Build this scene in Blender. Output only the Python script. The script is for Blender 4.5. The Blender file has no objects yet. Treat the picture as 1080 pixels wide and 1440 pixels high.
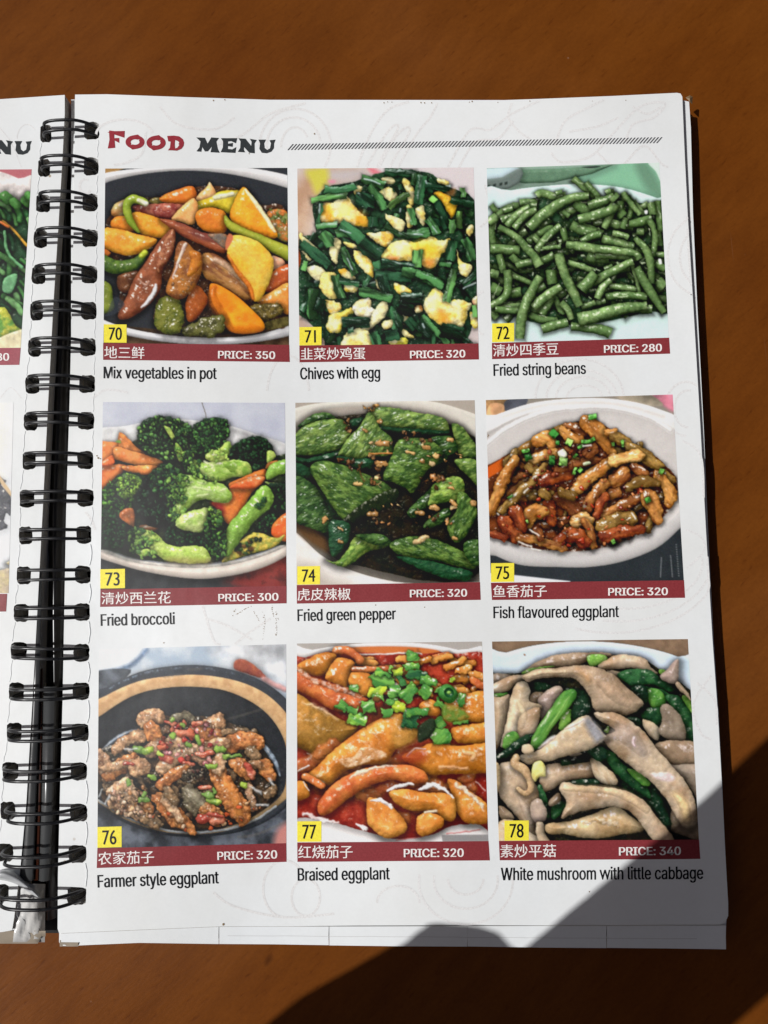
import bpy, bmesh, math, random, os
import numpy as np
from mathutils import Vector, Matrix
from mathutils.geometry import delaunay_2d_cdt

S = bpy.context.scene
COL = S.collection
# ---------------------------------------------------------------- camera, sky, sun, exposure
FPX = 1082.0                         # focal length in pixels of the 1080 x 1440 frame
TILT = math.radians(4.7)
DIST = 0.2513
cam_d = bpy.data.cameras.new('camera'); cam = bpy.data.objects.new('camera', cam_d); COL.objects.link(cam)
cam_d.sensor_fit = 'VERTICAL'; cam_d.sensor_height = 36.0; cam_d.lens = FPX/1440*36
cam_d.clip_start = 0.005; cam_d.clip_end = 60
cam.location = (0, -DIST*math.sin(TILT), DIST*math.cos(TILT)); cam.rotation_euler = (TILT, 0, 0)
S.camera = cam
SUN_EL, SUN_AZ = math.radians(55), math.radians(3)      # light travels towards +x
w = bpy.data.worlds.new('World'); S.world = w; w.use_nodes = True
nt = w.node_tree; nt.nodes.clear()
sky = nt.nodes.new('ShaderNodeTexSky'); sky.sky_type = 'NISHITA'; sky.sun_disc = False
sky.sun_elevation = SUN_EL; sky.sun_rotation = math.radians(270); sky.dust_density = 4.5; sky.ozone_density = 0.0; sky.air_density = 0.38
bg = nt.nodes.new('ShaderNodeBackground'); bg.inputs['Strength'].default_value = 0.05
wo = nt.nodes.new('ShaderNodeOutputWorld'); nt.links.new(sky.outputs[0], bg.inputs[0]); nt.links.new(bg.outputs[0], wo.inputs[0])
sl = bpy.data.lights.new('sun', 'SUN'); sl.energy = 5.0; sl.angle = math.radians(0.55); sl.color = (1, .995, .985)
so = bpy.data.objects.new('sun', sl); COL.objects.link(so)
TR = Vector((math.cos(SUN_EL)*math.cos(SUN_AZ), math.cos(SUN_EL)*math.sin(SUN_AZ), -math.sin(SUN_EL)))
so.rotation_euler = TR.to_track_quat('-Z', 'Y').to_euler(); so.location = (-.5, 0, .6)
S.view_settings.view_transform = 'Standard'; S.view_settings.look = 'None'
S.view_settings.exposure = -0.66; S.view_settings.gamma = 1.0
S.cycles.max_bounces = 6

# ---------------------------------------------------------------- measuring: a point on a level plane z that is seen at px, py
CM = cam.rotation_euler.to_matrix()
CL = Vector(cam.location)
def at(px, py, z=0.0):
    d = CM @ Vector(((px-540)/FPX, -(py-720)/FPX, -1))
    t = (z-CL.z)/d.z
    return Vector((CL.x+d.x*t, CL.y+d.y*t, z))
def at_np(px, py, z=0.0):
    M = np.array(CM); d = np.stack([(px-540)/FPX, -(py-720)/FPX, -np.ones_like(px)], -1) @ M.T
    t = (z-CL.z)/d[:, 2:3]; p = np.array(CL)[None]+d*t
    p[:, 2] = z
    return p

# ---------------------------------------------------------------- helpers
def tag(o, label=None, cat=None, kind=None, group=None):
    if label: o['label'] = label
    if cat: o['category'] = cat
    if kind: o['kind'] = kind
    if group: o['group'] = group
    return o
def empty(name, loc):
    o = bpy.data.objects.new(name, None); o.location = loc; o.empty_display_size = .01; COL.objects.link(o); return o
def obj(name, verts, faces, mat, parent=None, smooth=False):
    me = bpy.data.meshes.new(name)
    me.from_pydata([tuple(v) for v in verts], [], [tuple(f) for f in faces]); me.update()
    if smooth: me.polygons.foreach_set('use_smooth', [True]*len(me.polygons))
    if mat: me.materials.append(mat)
    o = bpy.data.objects.new(name, me); COL.objects.link(o)
    if parent:
        o.parent = parent
        o.matrix_parent_inverse = Matrix.Translation(-world_loc(parent))
    return o
def world_loc(o):
    v = Vector(o.location)
    # every parented mesh sits at the origin, only the root empties carry a location
    return v if o.parent is None else Vector((0, 0, 0))

def inside(x, y, P):
    ins = False
    n = len(P)
    for i in range(n):
        a, b = P[i], P[(i+1) % n]
        if (a[1] > y) != (b[1] > y) and x < (y-a[1])*(b[0]-a[0])/(b[1]-a[1])+a[0]: ins = not ins
    return ins
def tri2d(outer, holes=()):
    """triangles of a polygon with holes"""
    pts = []; edges = []
    for L in [outer]+list(holes):
        k = len(pts); n = len(L); pts += [Vector((p[0], p[1])) for p in L]
        edges += [(k+i, k+(i+1) % n) for i in range(n)]
    sc = 1000.0
    r = delaunay_2d_cdt([p*sc for p in pts], edges, [], 0, 1e-6)
    V = [v/sc for v in r[0]]; F = []
    for f in r[2]:
        cx = sum(V[i].x for i in f)/len(f); cy = sum(V[i].y for i in f)/len(f)
        if inside(cx, cy, outer) and not any(inside(cx, cy, h) for h in holes): F.append(list(f))
    return V, F
def slab(name, outer, holes, z, th, mat, parent, zf=None, mat_side=None):
    """a sheet of paper with real thickness and punched holes; outer/holes in world x, y"""
    V, F = tri2d(outer, holes)
    n = len(V); zz = (lambda x, y: z) if zf is None else zf
    verts = [(v.x, v.y, zz(v.x, v.y)) for v in V]+[(v.x, v.y, zz(v.x, v.y)-th) for v in V]
    faces = [f for f in F]+[[i+n for i in reversed(f)] for f in F]
    cnt = {}
    for f in F:
        for i in range(len(f)):
            a, b = f[i], f[(i+1) % len(f)]; cnt[(a, b)] = cnt.get((a, b), 0)+1
    nf = len(faces)
    for (a, b) in cnt:
        if (b, a) not in cnt: faces.append([b, a, a+n, b+n])
    o = obj(name, verts, faces, mat, parent)
    if mat_side:
        o.data.materials.append(mat_side)
        for i in range(nf, len(faces)): o.data.polygons[i].material_index = 1
    return o

# ---------------------------------------------------------------- materials
def new_mat(name):
    m = bpy.data.materials.new(name); m.use_nodes = True
    n = m.node_tree.nodes; b = n['Principled BSDF']
    return m, m.node_tree, b
def N(t, kind, **kw):
    n = t.nodes.new(kind)
    for k, v in kw.items():
        if k in n.inputs: n.inputs[k].default_value = v
        else: setattr(n, k, v)
    return n
def ramp(t, src, stops, interp='LINEAR'):
    r = t.nodes.new('ShaderNodeValToRGB'); r.color_ramp.interpolation = interp
    e = r.color_ramp.elements
    while len(e) < len(stops): e.new(.5)
    for i, (p, c) in enumerate(stops):
        e[i].position = p; e[i].color = c if len(c) == 4 else (*c, 1)
    t.links.new(src, r.inputs[0]); return r
def mix(t, fac, a, b, mode='MIX'):
    m = t.nodes.new('ShaderNodeMix'); m.data_type = 'RGBA'; m.blend_type = mode
    for s, v in ((0, fac), (6, a), (7, b)):
        if isinstance(v, (int, float)): m.inputs[s].default_value = v
        elif isinstance(v, tuple): m.inputs[s].default_value = v if len(v) == 4 else (*v, 1)
        else: t.links.new(v, m.inputs[s])
    return m.outputs[2]
def lin(h):
    r = [int(h[i:i+2], 16)/255 for i in (0, 2, 4)]
    return tuple(c/12.92 if c <= .04045 else ((c+.055)/1.055)**2.4 for c in r)

def coords(t, scale=(1, 1, 1), rot=0):
    g = t.nodes.new('ShaderNodeTexCoord'); r = t.nodes.new('ShaderNodeMapping'); m = t.nodes.new('ShaderNodeMapping')
    r.inputs['Rotation'].default_value = (0, 0, rot); m.inputs['Scale'].default_value = scale
    t.links.new(g.outputs['Object'], r.inputs[0]); t.links.new(r.outputs[0], m.inputs[0]); return m.outputs[0]

def print_bump(t, b, st=.06, extra=None):
    """the shared feel of the laminated sheet: slow waves and fine orange peel"""
    v = coords(t)
    n1 = N(t, 'ShaderNodeTexNoise', Scale=38.0, Detail=3.0); t.links.new(v, n1.inputs[0])
    n2 = N(t, 'ShaderNodeTexNoise', Scale=1400.0, Detail=2.0); t.links.new(v, n2.inputs[0])
    n0 = N(t, 'ShaderNodeTexNoise', Scale=8.0, Detail=1.0); t.links.new(v, n0.inputs[0])
    b0 = N(t, 'ShaderNodeBump', Strength=1.0, Distance=.012); t.links.new(n0.outputs[0], b0.inputs['Height'])
    b1 = N(t, 'ShaderNodeBump', Strength=.4, Distance=.0014); t.links.new(n1.outputs[0], b1.inputs['Height']); t.links.new(b0.outputs[0], b1.inputs['Normal'])
    b2 = N(t, 'ShaderNodeBump', Strength=st, Distance=.00008); t.links.new(n2.outputs[0], b2.inputs['Height'])
    t.links.new(b1.outputs[0], b2.inputs['Normal']); t.links.new(b2.outputs[0], b.inputs['Normal'])
def wear(t, col, amt=1.0):
    """specks, grease smudges and rubbed spots on the sheet"""
    v = coords(t)
    vo = N(t, 'ShaderNodeTexVoronoi', Scale=95.0); t.links.new(v, vo.inputs['Vector'])
    ns = N(t, 'ShaderNodeTexNoise', Scale=60.0, Detail=2.0); t.links.new(v, ns.inputs[0])
    r = ramp(t, vo.outputs['Distance'], [(0.0, (1, 1, 1)), (.035, (1, 1, 1)), (.055, (0, 0, 0))])
    r2 = ramp(t, ns.outputs[0], [(.60, (0, 0, 0)), (.66, (1, 1, 1))])
    sp = mix(t, 1.0, r.outputs[0], r2.outputs[0], 'MULTIPLY')
    c = mix(t, sp, col, tuple(x*.55 for x in (1, .8, .6)), 'MULTIPLY')
    n3 = N(t, 'ShaderNodeTexNoise', Scale=16.0, Detail=5.0, Roughness=.65); t.links.new(v, n3.inputs[0])
    r3 = ramp(t, n3.outputs[0], [(.35, (1, 1, 1)), (.75, (1-.07*amt, 1-.085*amt, 1-.11*amt))])
    c = mix(t, 1.0, c, r3.outputs[0], 'MULTIPLY')
    n4 = N(t, 'ShaderNodeTexNoise', Scale=900.0, Detail=3.0); t.links.new(v, n4.inputs[0])
    r4 = ramp(t, n4.outputs[0], [(.3, (.98, .98, .98)), (.7, (1, 1, 1))])
    return mix(t, 1.0, c, r4.outputs[0], 'MULTIPLY')
def paper(name, rgb, rough=.42, worn=1.0):
    m, t, b = new_mat(name)
    t.links.new(wear(t, rgb, worn), b.inputs['Base Color']); b.inputs['Roughness'].default_value = rough
    b.inputs['Specular IOR Level'].default_value = .2
    print_bump(t, b); return m
def ink(name, h, rough=.42, k=1.0, faint=False):
    m, t, b = new_mat(name); c = tuple(min(1, x*k) for x in lin(h))
    v = coords(t); n = N(t, 'ShaderNodeTexNoise', Scale=1600.0, Detail=2.0); t.links.new(v, n.inputs[0])
    r = ramp(t, n.outputs[0], [(.3, tuple(x*.9 for x in c)), (.7, tuple(min(1, x*1.08+.004) for x in c))])
    t.links.new(r.outputs[0], b.inputs['Base Color']); b.inputs['Roughness'].default_value = rough; b.inputs['Specular IOR Level'].default_value = .2
    print_bump(t, b); return m
M = {}
M['page'] = paper('laminated_paper', (.83, .85, .855))
M['page2'] = paper('laminated_paper_old', (.83, .855, .87), .3, 1.2)
M['edge'] = paper('paper_edge', (.55, .50, .43), .7, 2.0)
M['crease'] = paper('paper_ridge', (.62, .62, .62), .5, 1.0)
M['watermark'] = ink('pale_line_print', 'e4e3e2', k=1.0)
M['red'] = ink('red_print', '883438'); M['darkred'] = ink('red_title_print', '96303a'); M['yellow'] = ink('yellow_print', 'fdea48')
M['black'] = ink('black_print', '14161a'); M['title'] = ink('charcoal_print', '34383a'); M['white'] = ink('white_print', 'f2ece8'); M['hatch'] = ink('hatch_print', '4a4a4e')
M['grime'] = ink('grime', '8a7252'); M['pinkred'] = ink('faded_red_print', 'a0505a')
def pic_mat():
    m, t, b = new_mat('picture_print')
    a = t.nodes.new('ShaderNodeAttribute'); a.attribute_name = 'ink'; a.attribute_type = 'GEOMETRY'
    t.links.new(a.outputs['Color'], b.inputs['Base Color']); b.inputs['Roughness'].default_value = .42
    b.inputs['Specular IOR Level'].default_value = .2
    print_bump(t, b); return m
M['pic'] = pic_mat()
def wire_mat():
    m, t, b = new_mat('black_coated_wire'); v = coords(t)
    n = N(t, 'ShaderNodeTexNoise', Scale=500.0, Detail=3.0); t.links.new(v, n.inputs[0])
    r = ramp(t, n.outputs[0], [(.3, (.010, .010, .011)), (.8, (.022, .022, .024))]); t.links.new(r.outputs[0], b.inputs['Base Color'])
    r2 = ramp(t, n.outputs[0], [(.3, (.24, .24, .24)), (.8, (.42, .42, .42))]); t.links.new(r2.outputs[0], b.inputs['Roughness'])
    return m
M['wire'] = wire_mat()
def gloss_mat(name, c1, c2, rough, sc, bump=0, bd=.001):
    m, t, b = new_mat(name); v = coords(t, (1, .12, 1))
    n = N(t, 'ShaderNodeTexNoise', Scale=sc, Detail=4.0); t.links.new(v, n.inputs[0])
    r = ramp(t, n.outputs[0], [(.35, c1), (.7, c2)]); t.links.new(r.outputs[0], b.inputs['Base Color'])
    b.inputs['Roughness'].default_value = rough
    if bump:
        v2 = coords(t); n2 = N(t, 'ShaderNodeTexNoise', Scale=bump, Detail=2.0, Distortion=1.0); t.links.new(v2, n2.inputs[0])
        bb = N(t, 'ShaderNodeBump', Strength=1.0, Distance=bd); t.links.new(n2.outputs[0], bb.inputs['Height']); t.links.new(bb.outputs[0], b.inputs['Normal'])
    return m
M['cover'] = gloss_mat('black_cover', (.006, .006, .007), (.012, .011, .011), .3, 120)
M['strip'] = gloss_mat('laminate_grey_sheen', (.050, .052, .053), (.085, .087, .088), .25, 160, 40, .0004)  # dark glossy laminate, its grey reflection put into the base colour
M['brown'] = gloss_mat('laminate_brown_reflection', (.035, .010, .005), (.05, .015, .007), .25, 160)  # brown reflection in the dark laminate, given as base colour
M['crumple'] = gloss_mat('crumpled_laminate', (.42, .39, .35), (.80, .80, .79), .15, 60)
M['board'] = paper('worn_board', (.33, .28, .22), .75, 2.0)
def film_mat():
    m, t, b = new_mat('peeling_film'); b.inputs['Base Color'].default_value = (.62, .63, .64, 1); b.inputs['Roughness'].default_value = .3
    b.inputs['Transmission Weight'].default_value = .2; b.inputs['IOR'].default_value = 1.4
    v = coords(t); n = N(t, 'ShaderNodeTexNoise', Scale=60.0); t.links.new(v, n.inputs[0])
    bb = N(t, 'ShaderNodeBump', Strength=.5, Distance=.001); t.links.new(n.outputs[0], bb.inputs['Height']); t.links.new(bb.outputs[0], b.inputs['Normal'])
    return m
M['film'] = film_mat()
def table_mat():
    m, t, b = new_mat('varnished_brown_wood')
    v = coords(t)
    n1 = N(t, 'ShaderNodeTexNoise', Scale=5.0, Detail=4.0, Roughness=.6); t.links.new(v, n1.inputs[0])
    base = ramp(t, n1.outputs[0], [(.3, (.120, .031, .003)), (.5, (.150, .044, .0050)), (.72, (.188, .062, .013))])
    # short dark pores running across the grain
    v2 = coords(t, (190, 760, 1), math.radians(-42))
    n2 = N(t, 'ShaderNodeTexNoise', Scale=1.0, Detail=3.0, Roughness=.55, Distortion=.3); t.links.new(v2, n2.inputs[0])
    r2 = ramp(t, n2.outputs[0], [(.24, (.66, .58, .54)), (.38, (.95, .94, .93)), (.60, (1.0, 1.0, 1)), (.8, (1.04, 1.04, 1.03))])
    c = mix(t, .8, base.outputs[0], r2.outputs[0], 'MULTIPLY')
    v4 = coords(t, (30, 110, 1), math.radians(-48))
    n4 = N(t, 'ShaderNodeTexNoise', Scale=1.0, Detail=4.0, Roughness=.6); t.links.new(v4, n4.inputs[0])
    r4 = ramp(t, n4.outputs[0], [(.3, (.84, .80, .78)), (.6, (1.06, 1.05, 1.04))])
    c = mix(t, .9, c, r4.outputs[0], 'MULTIPLY')
    n3 = N(t, 'ShaderNodeTexNoise', Scale=900.0, Detail=2.0); t.links.new(v, n3.inputs[0])
    r3 = ramp(t, n3.outputs[0], [(.3, (.92, .91, .9)), (.7, (1.04, 1.04, 1.04))]); c = mix(t, .8, c, r3.outputs[0], 'MULTIPLY')
    # rare dark dents
    vo = N(t, 'ShaderNodeTexVoronoi', Scale=16.0); t.links.new(coords(t, (1.5, .9, 1), .6), vo.inputs['Vector'])
    r5 = ramp(t, vo.outputs['Distance'], [(.025, (.35, .3, .28)), (.05, (1, 1, 1))]); c = mix(t, 1.0, c, r5.outputs[0], 'MULTIPLY')
    # pale scratches and dust
    v6 = coords(t, (900, 14, 1), math.radians(-4)); n6 = N(t, 'ShaderNodeTexNoise', Scale=1.0, Detail=1.0); t.links.new(v6, n6.inputs[0])
    n7 = N(t, 'ShaderNodeTexNoise', Scale=9.0, Detail=2.0); t.links.new(v, n7.inputs[0])
    r6 = ramp(t, n6.outputs[0], [(.74, (0, 0, 0)), (.78, (.28, .28, .28))]); r7 = ramp(t, n7.outputs[0], [(.5, (0, 0, 0)), (.6, (1, 1, 1))])
    c = mix(t, mix(t, 1.0, r6.outputs[0], r7.outputs[0], 'MULTIPLY'), c, (.42, .25, .15))
    v8 = N(t, 'ShaderNodeTexVoronoi', Scale=130.0); t.links.new(v, v8.inputs['Vector']); r8 = ramp(t, v8.outputs['Distance'], [(.03, (.5, .5, .5)), (.06, (0, 0, 0))])
    n9 = N(t, 'ShaderNodeTexNoise', Scale=25.0); t.links.new(v, n9.inputs[0]); r9 = ramp(t, n9.outputs[0], [(.62, (0, 0, 0)), (.68, (1, 1, 1))])
    c = mix(t, mix(t, 1.0, r8.outputs[0], r9.outputs[0], 'MULTIPLY'), c, (.4, .27, .2))
    t.links.new(c, b.inputs['Base Color'])
    rr = ramp(t, n7.outputs[0], [(.3, (.34, .34, .34)), (.7, (.46, .46, .46))]); t.links.new(rr.outputs[0], b.inputs['Roughness'])
    b1 = N(t, 'ShaderNodeBump', Strength=.18, Distance=.0003); t.links.new(n2.outputs[0], b1.inputs['Height']); t.links.new(b1.outputs[0], b.inputs['Normal'])
    b.inputs['Specular IOR Level'].default_value = .14
    return m
M['table'] = table_mat()
def simple(name, col, rough, sc=60, metal=0):
    m, t, b = new_mat(name); v = coords(t); n = N(t, 'ShaderNodeTexNoise', Scale=sc, Detail=4.0); t.links.new(v, n.inputs[0])
    r = ramp(t, n.outputs[0], [(.3, tuple(x*.8 for x in col)), (.7, tuple(min(1, x*1.15) for x in col))]); t.links.new(r.outputs[0], b.inputs['Base Color'])
    b.inputs['Roughness'].default_value = rough; b.inputs['Metallic'].default_value = metal; return m
M['skin'] = simple('skin', (.45, .26, .18), .5, 90); M['sleeve'] = simple('dark_sleeve_cloth', (.03, .035, .05), .9, 400)
M['phone'] = simple('phone_shell', (.02, .02, .022), .25); M['glass'] = simple('phone_glass', (.008, .008, .01), .06)
# ---------------------------------------------------------------- print artwork (numpy painter for the flat food pictures)
def hexc(s):
    return np.array([int(s[i:i+2], 16) for i in (0, 2, 4)], dtype=np.float32) / 255.0

_NR = np.random.RandomState(11).rand(256, 256).astype(np.float32)

def vnoise(x, y):
    xi = np.floor(x).astype(np.int32); yi = np.floor(y).astype(np.int32)
    fx = (x - xi).astype(np.float32); fy = (y - yi).astype(np.float32)
    fx = fx*fx*(3-2*fx); fy = fy*fy*(3-2*fy)
    a = _NR[yi & 255, xi & 255]; b = _NR[yi & 255, (xi+1) & 255]
    c = _NR[(yi+1) & 255, xi & 255]; d = _NR[(yi+1) & 255, (xi+1) & 255]
    return (a*(1-fx)+b*fx)*(1-fy)+(c*(1-fx)+d*fx)*fy

def fbm(x, y, o=4):
    s = 0; a = 1.0; t = 0
    for k in range(o):
        s = s + a*vnoise(x*2**k+17.3*k, y*2**k+5.1*k); t += a; a *= .55
    return s/t

def crom(p, closed, n=4):
    p = np.asarray(p, dtype=np.float64); m = len(p); out = []
    rng = range(m) if closed else range(m-1)
    for i in rng:
        if closed: a, b, c, d = p[i-1], p[i], p[(i+1) % m], p[(i+2) % m]
        else: a, b, c, d = p[max(i-1, 0)], p[i], p[i+1], p[min(i+2, m-1)]
        for j in range(n):
            t = j/n
            out.append(.5*((2*b)+(c-a)*t+(2*a-5*b+4*c-d)*t*t+(3*b-a-3*c+d)*t**3))
    if not closed: out.append(p[-1])
    return np.array(out)

class Paint:
    """A small picture canvas; coordinates are those of the dish picture enlarged zw/(x1-x0) times."""
    def __init__(s, crop, zw, bg, ss=1.6, seed=1):
        s.crop = crop; s.q = zw/(crop[2]-crop[0]); s.u = ss/s.q   # artwork unit -> raster px
        s.W = int((crop[2]-crop[0])*ss)+1; s.H = int((crop[3]-crop[1])*ss)+1; s.ss = ss
        s.a = np.ones((s.H, s.W, 3), np.float32)*hexc(bg); s.r = random.Random(seed)
        s.L = np.array([-.32, -.58, .75]); s.L /= np.linalg.norm(s.L)
        s.Hv = s.L+np.array([0, 0, 1.]); s.Hv /= np.linalg.norm(s.Hv)
    def pts(s, t):
        if isinstance(t, str): t = [float(v) for v in t.split()]
        return np.array(t, dtype=np.float64).reshape(-1, 2)
    def _win(s, lo, hi, pad):
        x0 = max(int(lo[0]-pad), 0); y0 = max(int(lo[1]-pad), 0)
        x1 = min(int(hi[0]+pad)+2, s.W); y1 = min(int(hi[1]+pad)+2, s.H)
        if x1-x0 < 2 or y1-y0 < 2: return None
        Y, X = np.mgrid[y0:y1, x0:x1].astype(np.float32)
        return x0, y0, x1, y1, X, Y
    def _apply(s, win, sd, h, c, c2=None, n=.3, f=.03, bump=.4, bf=.07, sp=.3, spp=18, sh=.55, shw=22, amb=.58, dif=.58,
               gr=None, st=1.0, spc='fff6e8', edge=0, soft=.7, mot=.25, al=1.0):
        x0, y0, x1, y1, X, Y = win; u = s.u
        A = s.a[y0:y1, x0:x1]
        if sh > 0:
            dd = np.maximum(sd, 0)/u
            ky, kx = int(round(shw*.45*u)), int(round(shw*.15*u)); dr = np.full_like(sd, 1e4)
            dr[ky:, kx:] = sd[:sd.shape[0]-ky, :sd.shape[1]-kx]; dr = np.maximum(dr, 0)/u
            A *= ((1-sh*.16*np.exp(-(dd/(shw*.35))**2)*al)*(1-sh*.75*np.exp(-(dr/shw)**2)*al))[..., None]
        ox, oy = s.r.random()*200, s.r.random()*200
        gx, gy = X/u, Y/u
        if gr is not None:
            ca, sa = math.cos(math.radians(gr)), math.sin(math.radians(gr))
            gx, gy = (X*ca+Y*sa)/u/st, (-X*sa+Y*ca)/u
        nz = fbm(gx*f+ox, gy*f+oy, 4)
        nb = fbm(gx*bf+oy, gy*bf+ox, 3)
        hh = h + bump*nb*6*u
        hy, hx = np.gradient(hh)
        il = 1/np.sqrt(hx*hx+hy*hy+1)
        d = np.clip((-hx*s.L[0]-hy*s.L[1]+s.L[2])*il, 0, 1)
        sr = np.clip((-hx*s.Hv[0]-hy*s.Hv[1]+s.Hv[2])*il, 0, 1)
        base = hexc(c); t = np.clip((nz-.5)*2.6*n*2+.5, 0, 1)[..., None]
        b2 = hexc(c2) if c2 else base*.72
        col = base*(1-t)+b2*t if c2 else base*(1+ (t-.5)*n*1.2)
        lum = (amb+dif*d)*(1+(mot if bump > .16 else mot*.15)*(nb-.5))
        if edge: lum = lum*(1-.4*edge*np.exp(-(np.maximum(-sd, 0)/u/9)**2))
        sat = col*lum[..., None]
        g = sat.mean(-1, keepdims=True)
        sat = sat + (sat-g)*.18*(1-d)[..., None]
        m2 = np.clip((fbm(gx*.06+ox*2, gy*.06+oy, 2)-.36)*3, 0, 1)
        m3 = fbm(gx*.16+oy*2, gy*.16+ox, 2)
        spec = (sp*(sr**4*.10+np.clip(sr**spp*(.35+1.1*m3)*m2*1.5-.42, 0, 1)*1.9))[..., None]
        out = sat*(1-np.clip(spec, 0, 1))+hexc(spc)*np.clip(spec, 0, 1)
        m = (np.clip(.5-sd/soft, 0, 1)*al)[..., None]
        A[...] = A*(1-m)+np.clip(out, 0, 1)*m
    def p(s, t, c, R=40, k=.6, sm=True, wob=4, **kw):
        P = s.pts(t)*s.u
        if kw.get('bump', .4) <= .16 and wob == 4: wob = 0
        if sm: P = crom(P, True, 4)
        pad = kw.get('shw', 22)*s.u*2+2
        w = s._win(P.min(0), P.max(0), pad)
        if w is None: return
        x0, y0, x1, y1, X, Y = w
        if wob:
            ox = s.r.random()*99
            wx = (fbm(X/s.u*.035+ox, Y/s.u*.035, 3)-.5)*wob*s.u*2; wy = (fbm(X/s.u*.035, Y/s.u*.035+ox, 3)-.5)*wob*s.u*2
            X = X+wx; Y = Y+wy
        best = np.full(X.shape, 1e9, np.float32); ins = np.zeros(X.shape, bool)
        for i in range(len(P)):
            ax, ay = P[i]; bx, by = P[(i+1) % len(P)]
            dx, dy = bx-ax, by-ay; L2 = dx*dx+dy*dy
            if L2 < 1e-9: continue
            tt = np.clip(((X-ax)*dx+(Y-ay)*dy)/L2, 0, 1)
            best = np.minimum(best, (X-ax-tt*dx)**2+(Y-ay-tt*dy)**2)
            if (ay > 0) or True:
                cr = ((ay > Y) != (by > Y))
                if dy != 0: ins ^= cr & (X < (Y-ay)*dx/dy+ax)
        d = np.sqrt(best); sd = np.where(ins, -d, d)
        Ru = R*s.u; q = np.clip(np.maximum(-sd, 0)/Ru, 0, 1)
        h = Ru*k*np.clip(1-(1-q)**2.2, 0, 1)**.75
        s._apply(w, sd, h, c, **kw)
    def t(s, t, wd, c, k=1.0, cap=1, wob=3, **kw):
        """a tube; wd: one width or a list along the path"""
        P = s.pts(t)*s.u
        wd = np.array([wd]*len(P) if np.isscalar(wd) else wd, dtype=np.float64)*s.u/2
        Q = crom(np.column_stack([P, np.interp(np.arange(len(P)), np.linspace(0, len(P)-1, len(wd)), wd)]), False, 4)
        pad = kw.get('shw', 22)*s.u*2+2+wd.max()
        w = s._win(Q[:, :2].min(0), Q[:, :2].max(0), pad)
        if w is None: return
        x0, y0, x1, y1, X, Y = w
        if wob:
            ox = s.r.random()*99
            wx = (fbm(X/s.u*.03+ox, Y/s.u*.03, 3)-.5)*wob*s.u*3; wy = (fbm(X/s.u*.03, Y/s.u*.03+ox, 3)-.5)*wob*s.u*3
            X = X+wx; Y = Y+wy
        sd = np.full(X.shape, 1e9, np.float32); h = np.zeros(X.shape, np.float32)
        for i in range(len(Q)-1):
            ax, ay, ra = Q[i]; bx, by, rb = Q[i+1]
            dx, dy = bx-ax, by-ay; L2 = dx*dx+dy*dy+1e-9
            tt = np.clip(((X-ax)*dx+(Y-ay)*dy)/L2, 0, 1)
            r = ra+(rb-ra)*tt
            dd = np.sqrt((X-ax-tt*dx)**2+(Y-ay-tt*dy)**2)
            sd = np.minimum(sd, dd-r)
            h = np.maximum(h, np.sqrt(np.clip(r*r-dd*dd, 0, None)))
        if not cap:
            for a, b in ((Q[0], Q[1]), (Q[-1], Q[-2])):
                dx, dy = a[0]-b[0], a[1]-b[1]; l = math.hypot(dx, dy)+1e-9
                sd = np.maximum(sd, np.where((X-b[0])*dx+(Y-b[1])*dy > 0, ((X-a[0])*dx+(Y-a[1])*dy)/l, -9).astype(np.float32))
        s._apply(w, sd, h*k, c, **kw)
    def flat(s, t, c, sm=True, n=.05, f=.01, soft=1.2, al=1.0, c2=None, wob=0, **kw):
        s.p(t, c, R=1, k=0, sm=sm, bump=0, sp=0, sh=0, n=n, f=f, amb=1.0, dif=0, mot=0, soft=soft*s.ss, al=al, c2=c2, wob=wob, **kw)
    def scat(s, reg, num, r0, r1, cols, asp=1.6, box=None, **kw):
        """little crumbs scattered inside a region"""
        P = s.pts(reg); lo = P.min(0); hi = P.max(0); c = 0; g = 0
        while c < num and g < num*20:
            g += 1
            x = s.r.uniform(lo[0], hi[0]); y = s.r.uniform(lo[1], hi[1]); ins = False
            for i in range(len(P)):
                a, b = P[i], P[(i+1) % len(P)]
                if (a[1] > y) != (b[1] > y) and x < (y-a[1])*(b[0]-a[0])/(b[1]-a[1])+a[0]: ins = not ins
            if not ins: continue
            c += 1
            r = s.r.uniform(r0, r1); a = s.r.uniform(0, 3.14); l = r*(asp-1)*s.r.random()
            s.t([x-l*math.cos(a), y-l*math.sin(a), x+l*math.cos(a), y+l*math.sin(a)], [r*2, r*s.r.uniform(1.2, 2.4)], s.r.choice(cols), **dict(dict(wob=8, cap=s.r.random() < .5), **kw))
    def grain(s, amt=.02, soft=.6):
        rs = np.random.RandomState(5)
        if soft:
            a = s.a; b = a.copy()
            b[1:-1, 1:-1] = a[1:-1, 1:-1]*(1-soft)+soft*.25*(a[:-2, 1:-1]+a[2:, 1:-1]+a[1:-1, :-2]+a[1:-1, 2:])
            s.a = b
        # light spilling softly from the brightest spots, as a lens renders them
        br = np.clip(s.a-.62, 0, 1); 
        for k in (1, 2, 4):
            b2 = br.copy(); b2[k:-k, k:-k] = (br[:-2*k, k:-k]+br[2*k:, k:-k]+br[k:-k, :-2*k]+br[k:-k, 2*k:]+br[k:-k, k:-k])/5; br = b2
        s.a = s.a+br*.22
        g = rs.randn(s.H, s.W, 1)*.7+rs.randn(s.H, s.W, 3)*.5
        s.a = np.clip(s.a+g.astype(np.float32)*amt, 0, 1)
        return s
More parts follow.
